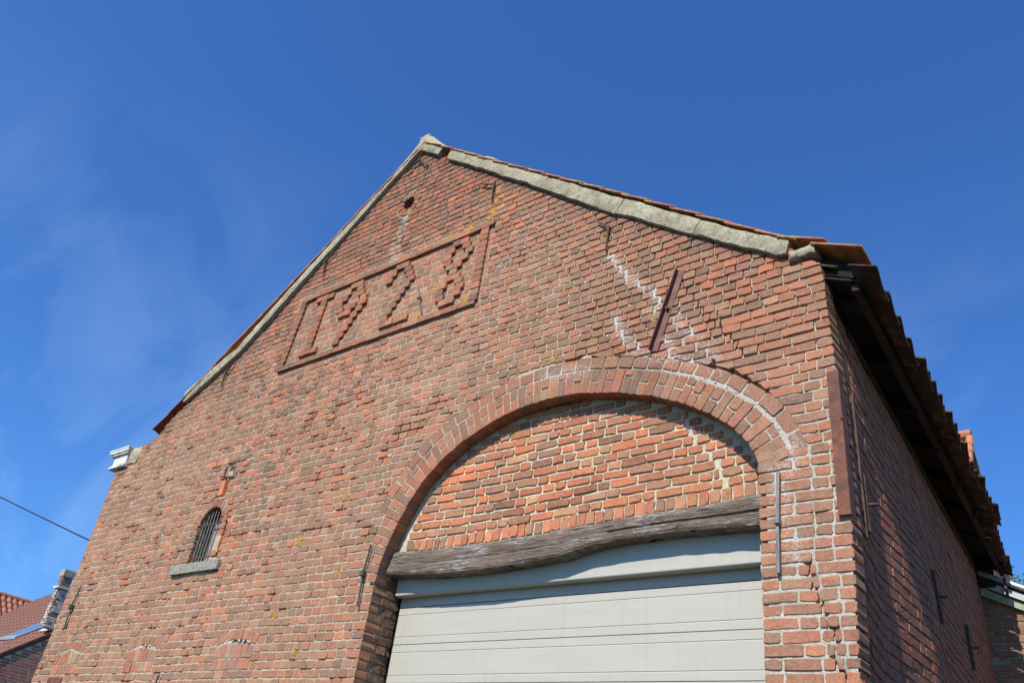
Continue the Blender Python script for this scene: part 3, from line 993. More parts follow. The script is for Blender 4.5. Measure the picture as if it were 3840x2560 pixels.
# brick-on-edge course on the beam
x = -5.44
while x < -2.06:
    w_ = rng.uniform(.062, .078)
    top = 3.828
    sp = poly_span(INN, 3.80)
    if x > -5.36:
        tb.rect(x, min(x + w_, -2.05), 3.732 + abs(rng.normal(0, .004)), top + rng.normal(0, .003), proud=float(rng.normal(.004, .003)), depth=.03, tone=PAL[0] * rng.uniform(.8, 1.2) if rng.random() < .55 else None)
    x += w_ + .012
zc = 3.838; prevj = np.array([])
while zc < 4.80:
    zm = zc + CH / 2
    sp = poly_span(INN, zm) if zm > 3.9 else (-5.33, -2.03)
    if sp is None: break
    marg_l = .06 if zm < 4.4 else .03
    marg_r = .05 + .06 * max(0, 1 - abs(zm - 4.2) / .35)
    br = row_bricks(sp[0] + marg_l, sp[1] - marg_r, prevj, S=.205, Hd=.098, J=.014)
    prevj = np.array([b for a, b in br])
    for a, b in br:
        cx = (a + b) / 2
        parts_ = [(a, b)]
        RP = [(-2.75, 4.66), (-2.62, 4.42), (-2.55, 4.26), (-2.45, 4.15), (-2.38, 4.02), (-2.30, 3.84)]
        for (ax, az_), (bx, bz) in zip(RP[:-1], RP[1:]):
            if (az_ - zm) * (bz - zm) <= 0:
                xc_ = ax + (bx - ax) * (zm - az_) / (bz - az_); g2 = .011 + .009 * rng.random()
                if a - g2 < xc_ < b + g2: parts_ = [(a, min(b, xc_ - g2)), (max(a, xc_ + g2), b)]
        for a2, b2 in parts_:
            if b2 - a2 < .03: continue
            tb.rect(a2, b2, zc + abs(rng.normal(0, .003)), zc + CH - .013 - abs(rng.normal(0, .002)), proud=abs(float(rng.normal(.001, .0025))), depth=.03)
    zc += CH

# reveals of the doorway --------------------------------------------
def jx(z): return interp(z, [0, 3.42, 3.75], [JL, JL, JL + .02])
rvm = lambda u, v, d: (jx(v) - d, u, v)
rv = MB(); rv.box(JL - .3, JL - .008, .02, .33, 0, 3.70)
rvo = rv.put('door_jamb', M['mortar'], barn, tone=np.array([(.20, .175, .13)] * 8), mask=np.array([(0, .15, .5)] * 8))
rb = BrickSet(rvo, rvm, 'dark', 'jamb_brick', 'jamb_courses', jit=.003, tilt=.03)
k = 0; zc = ZPH
while zc < 3.66:
    cuts = [.108, .33] if k % 2 == 0 else [.163, .27, .33]
    y0 = cuts[0]
    for y1 in cuts[1:]:
        rb.rect(y0 + .011, y1, zc, zc + CH - .011, proud=float(rng.normal(.002, .004)), depth=.03)
        y0 = y1
    k += 1; zc += CH
rv2 = MB(); rv2.box(JR + .008, JR + .25, .02, .33, 0, 3.70)
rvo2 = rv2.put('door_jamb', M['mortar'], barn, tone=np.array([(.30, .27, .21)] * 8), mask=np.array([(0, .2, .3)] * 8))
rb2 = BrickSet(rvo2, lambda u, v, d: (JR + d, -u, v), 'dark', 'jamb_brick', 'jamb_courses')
zc = ZPH; k = 0
while zc < 3.66:
    rb2.rect(-.33, -.17 - .05 * (k % 2), zc, zc + CH - .011, proud=float(rng.normal(.002, .004)), depth=.03)
    k += 1; zc += CH

# side wall ----------------------------------------------------------
def bulge(y, z):  # dip and swell shaped to give a dark strip and a sunlit streak
    k = interp(z, [1.0, 3.7, 4.4], [1, 1, 0])
    b = interp(y, [0, .27, .33, .78, .95, 1.85, 2.05, 2.7, 2.9], [0, 0, -.010, -.040, -.030, .066, .070, .008, 0])
    return b * k + .004 * fbm(y * .9, z * .8, 91, 2) * np.clip(y - .3, 0, 1)
def XS(y, z): return XR(np.minimum(z, 5.40)) - .080 * y + bulge(y, z)
YE = 5.95
ny, nz3 = 240, 150
yy_ = np.linspace(.015, YE, ny)[None].repeat(nz3, 0); zz2 = np.linspace(0, 5.16, nz3)[:, None].repeat(ny, 1)
yf, zf = yy_.ravel(), zz2.ravel()
rc = .0075 + .0015 * fbm(yf * 7, zf * 7, 61, 3) + rng.normal(0, .0008, len(yf))
q_ = np.clip((.34 - yf) / .05, 0, 1)
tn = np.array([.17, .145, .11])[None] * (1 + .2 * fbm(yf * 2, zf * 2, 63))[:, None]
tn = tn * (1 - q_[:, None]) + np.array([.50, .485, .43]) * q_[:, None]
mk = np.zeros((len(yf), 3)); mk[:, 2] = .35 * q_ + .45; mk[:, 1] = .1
F = [(i * ny + j, i * ny + j + 1, (i + 1) * ny + j + 1, (i + 1) * ny + j) for i in range(nz3 - 1) for j in range(ny - 1)]
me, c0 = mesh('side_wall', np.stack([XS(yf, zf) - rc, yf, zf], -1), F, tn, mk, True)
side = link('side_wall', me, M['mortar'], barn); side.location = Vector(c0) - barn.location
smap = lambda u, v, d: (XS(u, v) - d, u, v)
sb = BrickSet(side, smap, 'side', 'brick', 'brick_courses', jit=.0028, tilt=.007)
zc = ZPH; k = 0; prevj = np.array([])
while zc < 5.10:
    for j_, (a, b) in enumerate(row_bricks(.055 if k % 2 else .165, YE, prevj)):
        sb.rect(a, b, zc + abs(rng.normal(0, .002)), zc + CH - .011, proud=float(rng.normal(.001, .0020)), depth=.04)
    zc += CH; k += 1
    prevj = np.array([])

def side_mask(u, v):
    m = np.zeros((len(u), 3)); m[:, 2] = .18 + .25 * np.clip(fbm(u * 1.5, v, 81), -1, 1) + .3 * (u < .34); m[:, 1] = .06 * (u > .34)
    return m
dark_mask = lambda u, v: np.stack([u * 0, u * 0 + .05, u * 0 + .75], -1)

for s in BrickSet.allsets:
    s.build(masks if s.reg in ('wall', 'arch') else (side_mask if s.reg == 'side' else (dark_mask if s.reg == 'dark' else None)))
# the three hundred bricks that show largest are objects of their own
bsets = [s for s in BrickSet.allsets if s.name == 'brick']
allv = sorted(((a, si, i) for si, s in enumerate(bsets) for i, a in enumerate(s.area)), reverse=True)[:300]
for si, s in enumerate(bsets): s.emit([i for a, q, i in allv if q == si])
for s in BrickSet.allsets:
    if s.name == 'brick': continue
    order = np.argsort(-s.area)
    n = {'relief_brick': 300, 'arch_brick': 300, 'infill_brick': 300, 'jamb_brick': 60}[s.name]
    s.emit([i for i in order[:n] if s.area[i] > 60])

# ------------------------------------------------------------------ the rest of the barn shell
m = MB()
m.box(-11.10, -10.85, .05, 5.9, 0, 5.3)
m.put('left_wall', M['backwall'], barn)
bw = MB()
bw.add([(-11.1, 5.8, 0), (-2.0, 5.8, 0), (-2.0, 5.8, 5.2), (-6.2, 5.8, 8.7), (-11.1, 5.8, 5.2), (-11.1, 5.98, 0), (-2.0, 5.98, 0), (-2.0, 5.98, 5.2), (-6.2, 5.98, 8.7), (-11.1, 5.98, 5.2)],
       [(0, 1, 2, 3, 4), (9, 8, 7, 6, 5), (0, 5, 6, 1), (1, 6, 7, 2), (2, 7, 8, 3), (3, 8, 9, 4), (4, 9, 5, 0)])
bw.put('back_wall', M['backwall'], barn)
# dark lining behind the facade (loft floor and inner face of the wall)
ln = MB(); ln.box(-10.8, -2.0, .5, 5.7, 4.95, 5.0)
ln.box(-8.75, -7.9, .30, .33, 3.6, 4.7); ln.box(-6.5, -6.0, .34, .37, 7.8, 8.25)
ln.put('loft_floor', M['dark'], barn)

# small things set in the wall -------------------------------------
def stonebox(name, x0, x1, y0, y1, z0, z1, mat, parent, j=.006, n=(14, 3, 4), **k):
    V, F = [], []
    nxs, nys, nzs = n
    idx = {}
    def vid(i, jj, kk):
        if (i, jj, kk) not in idx:
            x = x0 + (x1 - x0) * i / nxs; y = y0 + (y1 - y0) * jj / nys; z = z0 + (z1 - z0) * kk / nzs
            q = mn.noise_vector(Vector((x, y, z)) * 14) * j + mn.noise_vector(Vector((x, y, z)) * 45) * j * .5
            edge = (i in (0, nxs)) + (jj in (0, nys)) + (kk in (0, nzs))
            c = Vector(((x0 + x1) / 2, (y0 + y1) / 2, (z0 + z1) / 2))
            p = Vector((x, y, z)) + q
            if edge >= 2: p += (c - p).normalized() * j * .8
            idx[(i, jj, kk)] = len(V); V.append(tuple(p))
        return idx[(i, jj, kk)]
    for i in range(nxs):
        for jj in range(nys):
            F.append((vid(i, jj, 0), vid(i, jj + 1, 0), vid(i + 1, jj + 1, 0), vid(i + 1, jj, 0)))
            F.append((vid(i, jj, nzs), vid(i + 1, jj, nzs), vid(i + 1, jj + 1, nzs), vid(i, jj + 1, nzs)))
        for kk in range(nzs):
            F.append((vid(i, 0, kk), vid(i + 1, 0, kk), vid(i + 1, 0, kk + 1), vid(i, 0, kk + 1)))
            F.append((vid(i, nys, kk), vid(i, nys, kk + 1), vid(i + 1, nys, kk + 1), vid(i + 1, nys, kk)))
    for jj in range(nys):
        for kk in range(nzs):
            F.append((vid(0, jj, kk), vid(0, jj, kk + 1), vid(0, jj + 1, kk + 1), vid(0, jj + 1, kk)))
            F.append((vid(nxs, jj, kk), vid(nxs, jj + 1, kk), vid(nxs, jj + 1, kk + 1), vid(nxs, jj, kk + 1)))
    return put(name, V, F, mat, parent, smooth=2, **k)

win = MB()
win.box(-8.56, -8.08, .10, .13, 3.84, 4.52)
wino = win.put('window', M['dark'], barn, label='small round-headed window behind iron bars')
stonebox('window_sill', -8.755, -7.865, -.042, .12, 3.735, 3.842, M['stone'], wino, j=.005, n=(24, 4, 4))
wb = MB()
wb.beam((-8.30, .085, 3.85), (-8.30, .085, 4.32), .10, .015); wb.beam((-8.19, .085, 3.85), (-8.19, .085, 4.25), .08, .012)
wb.put('shutter_board', M['greyiron'], wino)
rs = MB(); rs.beam((-8.135, .07, 3.85), (-8.135, .07, 4.33), .018, .03); rs.put('window_frame', M['white'], wino)
wr_ = MB()   # reveal lining
for k in range(14):
    a0, a1 = math.pi * k / 14, math.pi * (k + 1) / 14
    r = WIN['hw'] + .006
    P = lambda a, y: (WIN['xc'] + r * math.cos(a), y, WIN['zs'] + r * math.sin(a))
    wr_.add([P(a0, .012), P(a1, .012), P(a1, .14), P(a0, .14)], [(0, 1, 2, 3)])
wr_.add([(-8.531, .012, 3.84), (-8.531, .14, 3.84), (-8.531, .14, 4.275), (-8.531, .012, 4.275)], [(0, 1, 2, 3)])
wr_.add([(-8.119, .012, 3.84), (-8.119, .14, 3.84), (-8.119, .14, 4.275), (-8.119, .012, 4.275)], [(3, 2, 1, 0)])
wr_.put('window_reveal', M['greenboard'], wino)
for i in range(7):
    x = -8.50 + i * .0585
    h = 4.275 + math.sqrt(max(0, .19 ** 2 - (x - WIN['xc']) ** 2)) - .02
    b_ = MB(); b_.cyl((x, .035, 3.84), (x, .035, h - .02), .0055, 6); b_.cyl((x, .035, h - .02), (x, .035, h + .015), .0055, 6, .001)
    b_.put('window_bar', M['greyiron'], wino)
for z in (3.915, 4.285):
    b_ = MB(); b_.beam((-8.55, .032, z + .01), (-8.11, .032, z), .016, .008); b_.put('crossbar', M['iron'], wino)
vt = MB(); vt.cyl((VENT[0], .02, VENT[1]), (VENT[0], .32, VENT[1]), .10, 20)
Vv = np.concatenate(vt.V); Fv = [tuple(reversed(f)) for f in vt.F[1:]]
put('round_vent', Vv, Fv, M['dark'], barn)
stonebox('stone_lump', -8.40, -8.345, -.015, .05, 4.795, 4.835, M['tilered'], barn, j=.01, n=(4, 3, 3))
stonebox('stone_lump', -8.235, -8.13, -.035, .05, 4.80, 4.88, M['coping'], barn, j=.012, n=(4, 3, 3))
# scattered flakes of lime on the wall
def fleck(mb, x, z, w_, h_, thick=.0025):
    y = float(wall_undul(np.array([x]), np.array([z]))[0]) - .002
    n_ = 7; rot = rng.uniform(-.4, .4)
    V = []
    for q in np.linspace(0, 2 * math.pi, n_, endpoint=False):
        a_, b_ = w_ * math.cos(q) * rng.uniform(.6, 1.3), h_ * math.sin(q) * rng.uniform(.6, 1.3)
        V.append((x + a_ * math.cos(rot) - b_ * math.sin(rot), y - thick, z + a_ * math.sin(rot) + b_ * math.cos(rot)))
    V2 = [(a_, y + .012, c_) for a_, b_, c_ in V]
    mb.add(V + V2, [tuple(range(n_))] + [(i_, n_ + i_, n_ + (i_ + 1) % n_, (i_ + 1) % n_) for i_ in range(n_)])
fl = MB()
for i in range(330):
    x = rng.uniform(-10.9, -2.2); z = rng.uniform(2.5, 7.2)
    if not any(a + .05 < x < b - .05 for a, b in spans(z)): continue
    w_, h_ = rng.uniform(.004, .014), rng.uniform(.003, .008)
    if rng.random() < .08: w_, h_ = .026, .011
    fleck(fl, x, z, w_, h_)
for (x, z, w, n_) in ((-10.47, 2.985, .15, 8), (-8.80, 2.99, .13, 7), (-7.17, 2.985, .20, 12)):
    for i in range(n_):
        xx = x + rng.uniform(-w, w)
        fleck(fl, xx, z + .018 * (1 - ((xx - x) / w) ** 2) + rng.normal(0, .007), rng.uniform(.008, .022), rng.uniform(.004, .009), .004)
for P in WHITE + PIERWHITE:
    for (ax, az), (bx, bz) in zip(P[:-1], P[1:]):
        for i in range(int(math.hypot(bx - ax, bz - az) * (16 if P is _wp else 7))):
            sg = .006 if P is _wp else .016
            t_ = rng.random(); fleck(fl, ax + (bx - ax) * t_ + rng.normal(0, sg), az + (bz - az) * t_ + rng.normal(0, sg), rng.uniform(.002, .009), rng.uniform(.002, .006), .001)
lc = MB()
for (x, z, r_) in LICH:
    for i in range(int((20 if z > 6 else 9) * (r_ / .04) ** 2)):
        a_ = rng.normal(0, .36, 2) * r_
        sz = rng.uniform(.004, .012)
        fleck(lc, x + a_[0] * 1.1, z + a_[1], sz * rng.uniform(.8, 1.5), sz, .003)
M['lichen'] = simple('yellow_lichen', (.42, .25, .03), .3, 60, .9, (.26, .19, .06), (.5, .7), .5)
lc.put('lichen', M['lichen'], gable, kind='stuff')
fl.put('lime_fleck', M['lime'], gable, kind='stuff')

# wall anchors -------------------------------------------------------
def anchor(pts, w, mat, knot=None, y=-.028, h=.022, taper=True, label=None):
    m = MB()
    for k, (a, b) in enumerate(zip(pts[:-1], pts[1:])):
        t0 = .45 if (taper and k == 0) else 1; t1 = .45 if (taper and k == len(pts) - 2) else 1
        m.beam((a[0], y, a[1]), (b[0], y, b[1]), w * t0, h * (.7 if t0 < 1 else 1), w1=w * t1, h1=h * (.7 if t1 < 1 else 1))
    if knot:
        m.beam((knot[0], y + .02, knot[1]), (knot[0], y - .028, knot[1]), w * 1.5, w * 1.7, side=(0, 0, 1))
    # shank into the wall
    c = knot or pts[len(pts) // 2]
    m.beam((c[0], y, c[1]), (c[0], .05, c[1]), w * .8, w * .8, side=(0, 0, 1))
    o = m.put('wall_anchor', mat, barn)
    bevel(o, .0025, 1)
    if label: o['label'] = label
    return o
def sh(p, y=.028): # photo points were read on y = 0; these were read on the bar itself
    return p
anchor([(-6.395, 8.54), (-6.213, 8.668), (-6.165, 8.735)], .022, M['iron'])
anchor([(-6.213, 8.668), (-6.05, 8.499)], .022, M['iron'])
anchor([(-5.058, 7.729), (-4.856, 7.632), (-4.838, 7.379)], .021, M['iron'])
anchor([(-4.856, 7.70), (-4.856, 7.632)], .018, M['iron'], y=-.015)
anchor([(-3.456, 6.532), (-3.322, 6.417), (-3.336, 6.146)], .020, M['iron'])
anchor([(-5.722, 6.606), (-5.648, 6.412)], .021, M['greyiron'])
anchor([(-5.648, 6.412), (-5.572, 6.206)], .021, M['greyiron'], knot=(-5.648, 6.412))
anchor([(-8.915, 6.525), (-9.066, 6.366), (-9.046, 6.15)], .022, M['iron'])
anchor([(-7.408, 7.711), (-7.577, 7.6), (-7.532, 7.347)], .022, M['iron'])
anchor([(-10.745, 3.76), (-10.782, 3.513)], .030, M['greeniron'])
anchor([(-10.782, 3.513), (-10.753, 3.234)], .030, M['greeniron'], knot=(-10.782, 3.513), label='green mossy wall anchor at the left edge of the gable')
anchor([(-5.565, 3.755), (-5.587, 3.502)], .026, M['greeniron'])
anchor([(-5.587, 3.502), (-5.568, 3.222)], .026, M['greeniron'], knot=(-5.587, 3.502))
anchor([(-1.885, 3.845), (-1.903, 3.521)], .021, M['greyiron'], taper=False)
anchor([(-1.903, 3.521), (-1.912, 3.205)], .021, M['greyiron'], knot=(-1.903, 3.521), taper=False, label='long grey wall anchor on the pier right of the door')
anchor([(-8.312, 2.705), (-8.37, 2.35)], .036, M['greeniron'])
# oxide red angle iron
m = MB()
p0, p1 = np.array((-2.604, 5.69)), np.array((-2.822, 4.997))
d = (p1 - p0) / np.linalg.norm(p1 - p0); nrm = np.array((-d[1], d[0]))
if nrm[0] < 0: nrm = -nrm
def L3(p, o, y): q = p + nrm * o; return (q[0], y, q[1])
for o0, o1, ya, yb in ((-.028, .030, -.012, -.005), (-.034, -.028, -.052, -.005)):
    V = [L3(p, o, y) for p in (p0, p1) for o in (o0, o1) for y in (ya, yb)]
    m.add(V, [(0, 1, 3, 2), (4, 6, 7, 5), (0, 4, 5, 1), (2, 3, 7, 6), (0, 2, 6, 4), (1, 5, 7, 3)])
ai = m.put('angle_iron', M['redbeam'], barn, label='long oxide red angle iron bolted slantwise above the arch')
m = MB(); cpt = (-2.712, 5.352); m.cyl((cpt[0], -.012, cpt[1]), (cpt[0], -.040, cpt[1]), .012, 10); m.cyl((cpt[0], -.012, cpt[1]), (cpt[0], -.022, cpt[1]), .019, 6)
m.put('bolt', M['rust'], ai)
# rusty corner angle
m = MB(); m.box(-1.538, -1.464, -.030, -.020, 3.515, 4.478); m.box(-1.472, -1.464, -.0197, .055, 3.515, 4.478)
co = m.put('corner_angle', M['rust'], barn, label='rusty steel angle plate wrapped round the right corner'); bevel(co, .002, 1)
m = MB(); m.cyl((-1.466, -.03, 4.14), (-1.466, -.037, 4.14), .011, 8); m.put('bolt', M['rust'], co)
m = MB(); m.box(-10.69, -10.37, -.014, -.004, 2.45, 2.703); m.put('rust_plate', M['rust'], barn)
# side wall irons
m = MB(); m.beam((XS(.30, 4.4) + .012, .30, 4.46), (XS(.325, 3.5) + .012, .325, 3.50), .015, .016, side=(1, 0, 0)); m.put('tie_bar', M['iron'], barn)
for y, za, zb in ((.395, 3.93, 3.55), (2.40, 3.95, 3.54), (4.13, 3.98, 3.58)):
    m = MB()
    m.beam((XS(y, za) + .016, y - .005, za), (XS(y, zb) + .016, y, zb), .045, .03, side=(1, 0, 0))
    zm = (za + zb) / 2
    m.cyl((XS(y, zm), y + .01, zm), (XS(y, zm) + .085, y + .02, zm - .005), .011, 8)
    o = m.put('wall_anchor', M['iron'], barn); bevel(o, .003, 1)

# lintel -------------------------------------------------------------
nl = 150
xs = np.linspace(-5.462, -2.015, nl)
V = []; 
for x in xs:
    t_, b_ = float(lt(x)) + .004, float(lb(x))
    n0 = mn.noise(Vector((x * 3, 0, 1))) * .006
    y0 = .095
    prof = [(y0 + .012, t_ + n0), (y0, t_ - .018 + n0), (y0 - .004, t_ - .3 * (t_ - b_)), (y0, t_ - .5 * (t_ - b_)), (y0 + .012 * (abs(x + 2.4) < .8) + .005, t_ - .56 * (t_ - b_)), (y0 - .003, t_ - .62 * (t_ - b_)),
            (y0, b_ + .02), (y0 + .012, b_), (.30, b_ - .01), (.30, t_)]
    for k, (y, z) in enumerate(prof):
        jx_ = mn.noise(Vector((x * 9, k * 3.1, 0))) * .005
        V.append((x, y + jx_, z + mn.noise(Vector((x * 7, k * 2.3, 5))) * .004))
P_ = 10; F = []
for i in range(nl - 1):
    for k in range(P_):
        n = (k + 1) % P_
        F.append((i * P_ + k, i * P_ + n, (i + 1) * P_ + n, (i + 1) * P_ + k))
F += [tuple(range(P_ - 1, -1, -1)), tuple((nl - 1) * P_ + k for k in range(P_))]
put('lintel', V, F, M['lintel'], barn, smooth=False, label='warped oak beam with flaking white paint over the roller door')

# roller door ---------------------------------------------------------
do = thing('roller_door', 'pale grey ribbed sectional door filling the arched doorway', 'door', (-3.74, .315, 0))
YD = .315
ctr = 3.29; pan = []
zt = ctr
while zt > -.2:
    z1_, z0_ = zt - .0012, max(zt - .305 + .0012, 0.0)
    if z1_ <= 0: break
    pr_ = [(z1_, .004), (z1_ - .004, 0), (z1_ - .056, 0), (z1_ - .061, .0035), (z1_ - .066, 0), (z0_ + .066, 0), (z0_ + .061, .0035), (z0_ + .056, 0), (z0_ + .004, 0), (z0_, .004)]
    V = []
    for x in (-5.415, -1.95):
        for z, d in pr_: V.append((x, YD + d, z))
        V.append((x, YD + .04, z0_)); V.append((x, YD + .04, z1_))
    n = len(pr_) + 2
    F = [(i, n + i, n + (i + 1) % n, (i + 1) % n) for i in range(n)] + [tuple(range(n)), tuple(range(2 * n - 1, n - 1, -1))]
    put('door_panel', V, F, M['door'], do)
    zt -= .305
m = MB(); m.box(-5.415, -1.95, YD - .001, YD + .03, ctr + .003, 3.60); m.put('door_panel', M['door'], do)
m = MB(); m.box(-5.42, -1.97, .228, YD - .002, 3.368, 3.66)
bx = m.put('door_housing', M['door'], do); bevel(bx, .012, 3)
for x0, x1 in ((-5.50, -5.43), (-2.0, -1.86)):
    m = MB(); m.box(x0, x1, .345, .415, 0, 3.40); m.put('guide_rail', M['dark'], do)

# coping ---------------------------------------------------------------
LOW_R = [(-6.22, 8.815), (-6.149, 8.777), (-5.874, 8.569), (-5.667, 8.399), (-5.417, 8.217), (-5.131, 7.999), (-4.732, 7.692), (-4.375, 7.419), (-4.006, 7.119), (-3.912, 7.055), (-3.503, 6.726), (-3.309, 6.571), (-3.002, 6.363), (-2.67, 6.114), (-2.365, 5.904), (-2.072, 5.705), (-1.79, 5.515)]
UP_R = [(-6.22, 9.05), (-6.14, 9.02), (-6.03, 8.92), (-5.85, 8.75), (-5.689, 8.610), (-5.367, 8.385), (-4.962, 8.089), (-4.769, 7.925), (-4.258, 7.52), (-3.815, 7.185), (-3.364, 6.835), (-2.96, 6.530), (-2.822, 6.42), (-2.486, 6.175), (-2.249, 5.998), (-1.974, 5.806), (-1.72, 5.66)]
LOW_L = [(-9.84, 6.115), (-8.87, 6.625), (-8.394, 7.02), (-8.017, 7.344), (-7.71, 7.600), (-7.344, 7.875), (-6.812, 8.345), (-6.398, 8.684), (-6.276, 8.782), (-6.215, 8.82)]
UP_L = [(-9.94, 6.20), (-9.805, 6.353), (-8.9, 6.76), (-8.406, 7.205), (-7.891, 7.621), (-7.636, 7.826), (-7.268, 8.105), (-6.987, 8.363), (-6.673, 8.58), (-6.441, 8.792), (-6.289, 8.915), (-6.20, 9.04)]
def at(P, t): return np.interp(t, np.linspace(0, 1, 2), [0, 1])
def coping(low, up, xa, xb, name='coping_block', flip=False, ends=.0, seed=0, **k):
    lx = [p[0] for p in low]; lz = [p[1] for p in low]; ux = [p[0] for p in up]; uz = [p[1] for p in up]
    n = max(3, int(abs(xb - xa) / .035))
    V = []; F = []
    for i in range(n):
        x = xa + (xb - xa) * i / (n - 1)
        zl_, zu = interp(x, lx, lz), interp(x, ux, uz)
        sl = (interp(x + .2, lx, lz) - interp(x - .2, lx, lz)) / .4
        nn = np.array((-sl, 1.0)); nn /= np.linalg.norm(nn)
        th = max(.11, (zu - zl_) * nn[1]) + .012 * mn.noise(Vector((x * 4, seed, 0))) + .008 * mn.noise(Vector((x * 17, seed, 4)))
        b0 = np.array((x, zl_)); off = .010 * mn.noise(Vector((x * 6, seed, 8)))
        prof = [(.10, 0.0), (-.034, -.01), (-.042, .03), (-.047, .45), (-.046, .90), (-.036, .99), (.03, 1.03), (.13, 1.02)]
        for y, t in prof:
            p = b0 + nn * (t * th * .93 + off)
            q = mn.noise_vector(Vector((x * 11, y * 9, t * 5 + seed))) * .006
            V.append((p[0] + q.x, y + q.y * 1.2, p[1] + q.z))
    m_ = 8
    for i in range(n - 1):
        for k2 in range(m_):
            n2 = (k2 + 1) % m_
            F.append((i * m_ + k2, (i + 1) * m_ + k2, (i + 1) * m_ + n2, i * m_ + n2))
    F += [tuple(range(m_)), tuple((n - 1) * m_ + k2 for k2 in range(m_ - 1, -1, -1))]
    return put(name, V, F, M['coping'], barn, smooth=2, **k)
for i, (a, b) in enumerate(((-6.215, -5.865), (-5.70, -5.405), (-5.399, -5.125), (-5.121, -4.18), (-4.176, -3.26), (-3.256, -2.50), (-2.495, -1.745))):
    coping(LOW_R, UP_R, a, b, seed=i * 7.3)
for i, (a, b) in enumerate(((-9.86, -9.02), (-9.015, -8.2), (-8.195, -7.3), (-7.295, -6.6), (-6.595, -6.205))):
    coping(LOW_L, UP_L, a, b, seed=50 + i * 3.1)
# apex cap and broken pieces at the eaves corner
stonebox('coping_block', -6.27, -6.12, -.05, .12, 8.80, 9.055, M['coping'], barn, j=.014, n=(6, 5, 8))
stonebox('broken_coping', -1.74, -1.535, -.045, .10, 5.45, 5.53, M['coping'], barn, j=.014, n=(7, 4, 4), label='loose broken piece of cement coping at the eaves corner')
stonebox('broken_brick', -1.80, -1.69, -.03, .07, 5.50, 5.575, M['tilered'], barn, j=.02, n=(4, 3, 3))
stonebox('broken_brick', -5.86, -5.76, -.0, .08, 8.44, 8.53, M['tilered'], barn, j=.012, n=(4, 3, 3))

# roof tiles -----------------------------------------------------------
W_T, EXP = .225, .305
PROF = [(0, .060), (.010, .071), (.028, .073), (.055, .062), (.085, .044), (.115, .026), (.145, .011), (.175, .004), (.205, .0), (.235, .004)]
def tile_mesh(name, L=.37, th=.016, flip=1, PROF=PROF):
    """local: x down the slope, y across, z normal.  origin at the upper edge"""
    V = []; F = []
    n = len(PROF)
    for x in (0, L * .5, L):
        for u, h in PROF: V.append((x, u * flip, h))
        for u, h in PROF: V.append((x, u * flip, h - th))
    m2 = 2 * n
    for k in range(2):
        a, b = k * m2, (k + 1) * m2
        for i in range(n - 1):
            F.append((a + i, b + i, b + i + 1, a + i + 1)); F.append((a + n + i, a + n + i + 1, b + n + i + 1, b + n + i))
        F.append((a, a + n, b + n, b)); F.append((a + n - 1, b + n - 1, b + m2 - 1, a + m2 - 1))
    for i in range(n - 1):
        F.append((i, i + 1, n + i + 1, n + i)); F.append((2 * m2 + i, 2 * m2 + n + i, 2 * m2 + n + i + 1, 2 * m2 + i + 1))
    if flip < 0: F = [f[::-1] for f in F]
    me = bpy.data.meshes.new(name); me.from_pydata(V, [], F); me.shade_smooth()
    return me
def tile_joined(name, mats, mat, parent, base_me, kind='stuff'):
    v0 = np.array([v.co for v in base_me.vertices]); f0 = [tuple(p.vertices) for p in base_me.polygons]
    V = []; F = []
    for k, mt in enumerate(mats):
        A = np.array(mt); V.append(v0 @ A[:3, :3].T + A[:3, 3]); F += [tuple(i + k * len(v0) for i in f) for f in f0]
    return put(name, np.concatenate(V), F, mat, parent, kind=kind, smooth=False)

roof = thing_roof = bpy.data.objects.new('roof', None); COL.objects.link(roof); roof.parent = barn
roof.location = Vector((-6.2, 3, 9.0)) - barn.location
RO = Vector((-6.2, 3, 9.0))
ZR0 = 5.673 + .03                      # roof surface height at x = -1.705
SL = .741
ang = math.atan(SL)
def roof_mat(s, y, tilt, side=1, jit=1.0):
    """s: distance down the slope from the ridge of the tile's upper edge"""
    apx = -6.14; apz = (5.552 if side > 0 else 5.575) + SL * (-1.705 + 6.14)
    x = apx + side * s * math.cos(ang); z = apz - s * math.sin(ang)
    x += (-.055 * y - (.07 + .05 * (y - 4.6) if y > 4.6 else 0)) if side > 0 else 0
    z += .010 * mn.noise(Vector((s, y * 2, 0))) - .035 * math.sin(min(1, s / 6) * math.pi) * .0
    rot = Matrix.Rotation(side * (ang - tilt), 4, 'Y') if side > 0 else Matrix.Rotation(math.pi, 4, 'Z') @ Matrix.Rotation(ang - tilt, 4, 'Y')
    rj = Matrix.Rotation(rng.normal(0, .010 * jit), 4, 'X') @ Matrix.Rotation(rng.normal(0, .010 * jit), 4, 'Z')
    return Matrix.Translation((x, y, z + .004)) @ rot @ rj
tvg = tile_mesh('verge_tile', PROF=[(0, .052), (.03, .056), (.08, .054), (.13, .050), (.18, .046), (.22, .042)]); tvg.materials.append(M['tile'])
tvd = tvg.copy(); tvd.materials.clear(); tvd.materials.append(M['tile'])
tme = tile_mesh('roof_tile'); tme.materials.append(M['tile'])
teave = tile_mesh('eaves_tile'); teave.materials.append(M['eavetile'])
tml = tile_mesh('roof_tile', flip=-1); tml.materials.append(M['tilered'])
NR = 20; S_END = 6.19
stuffm = []; PXR = {}
ncol = 99
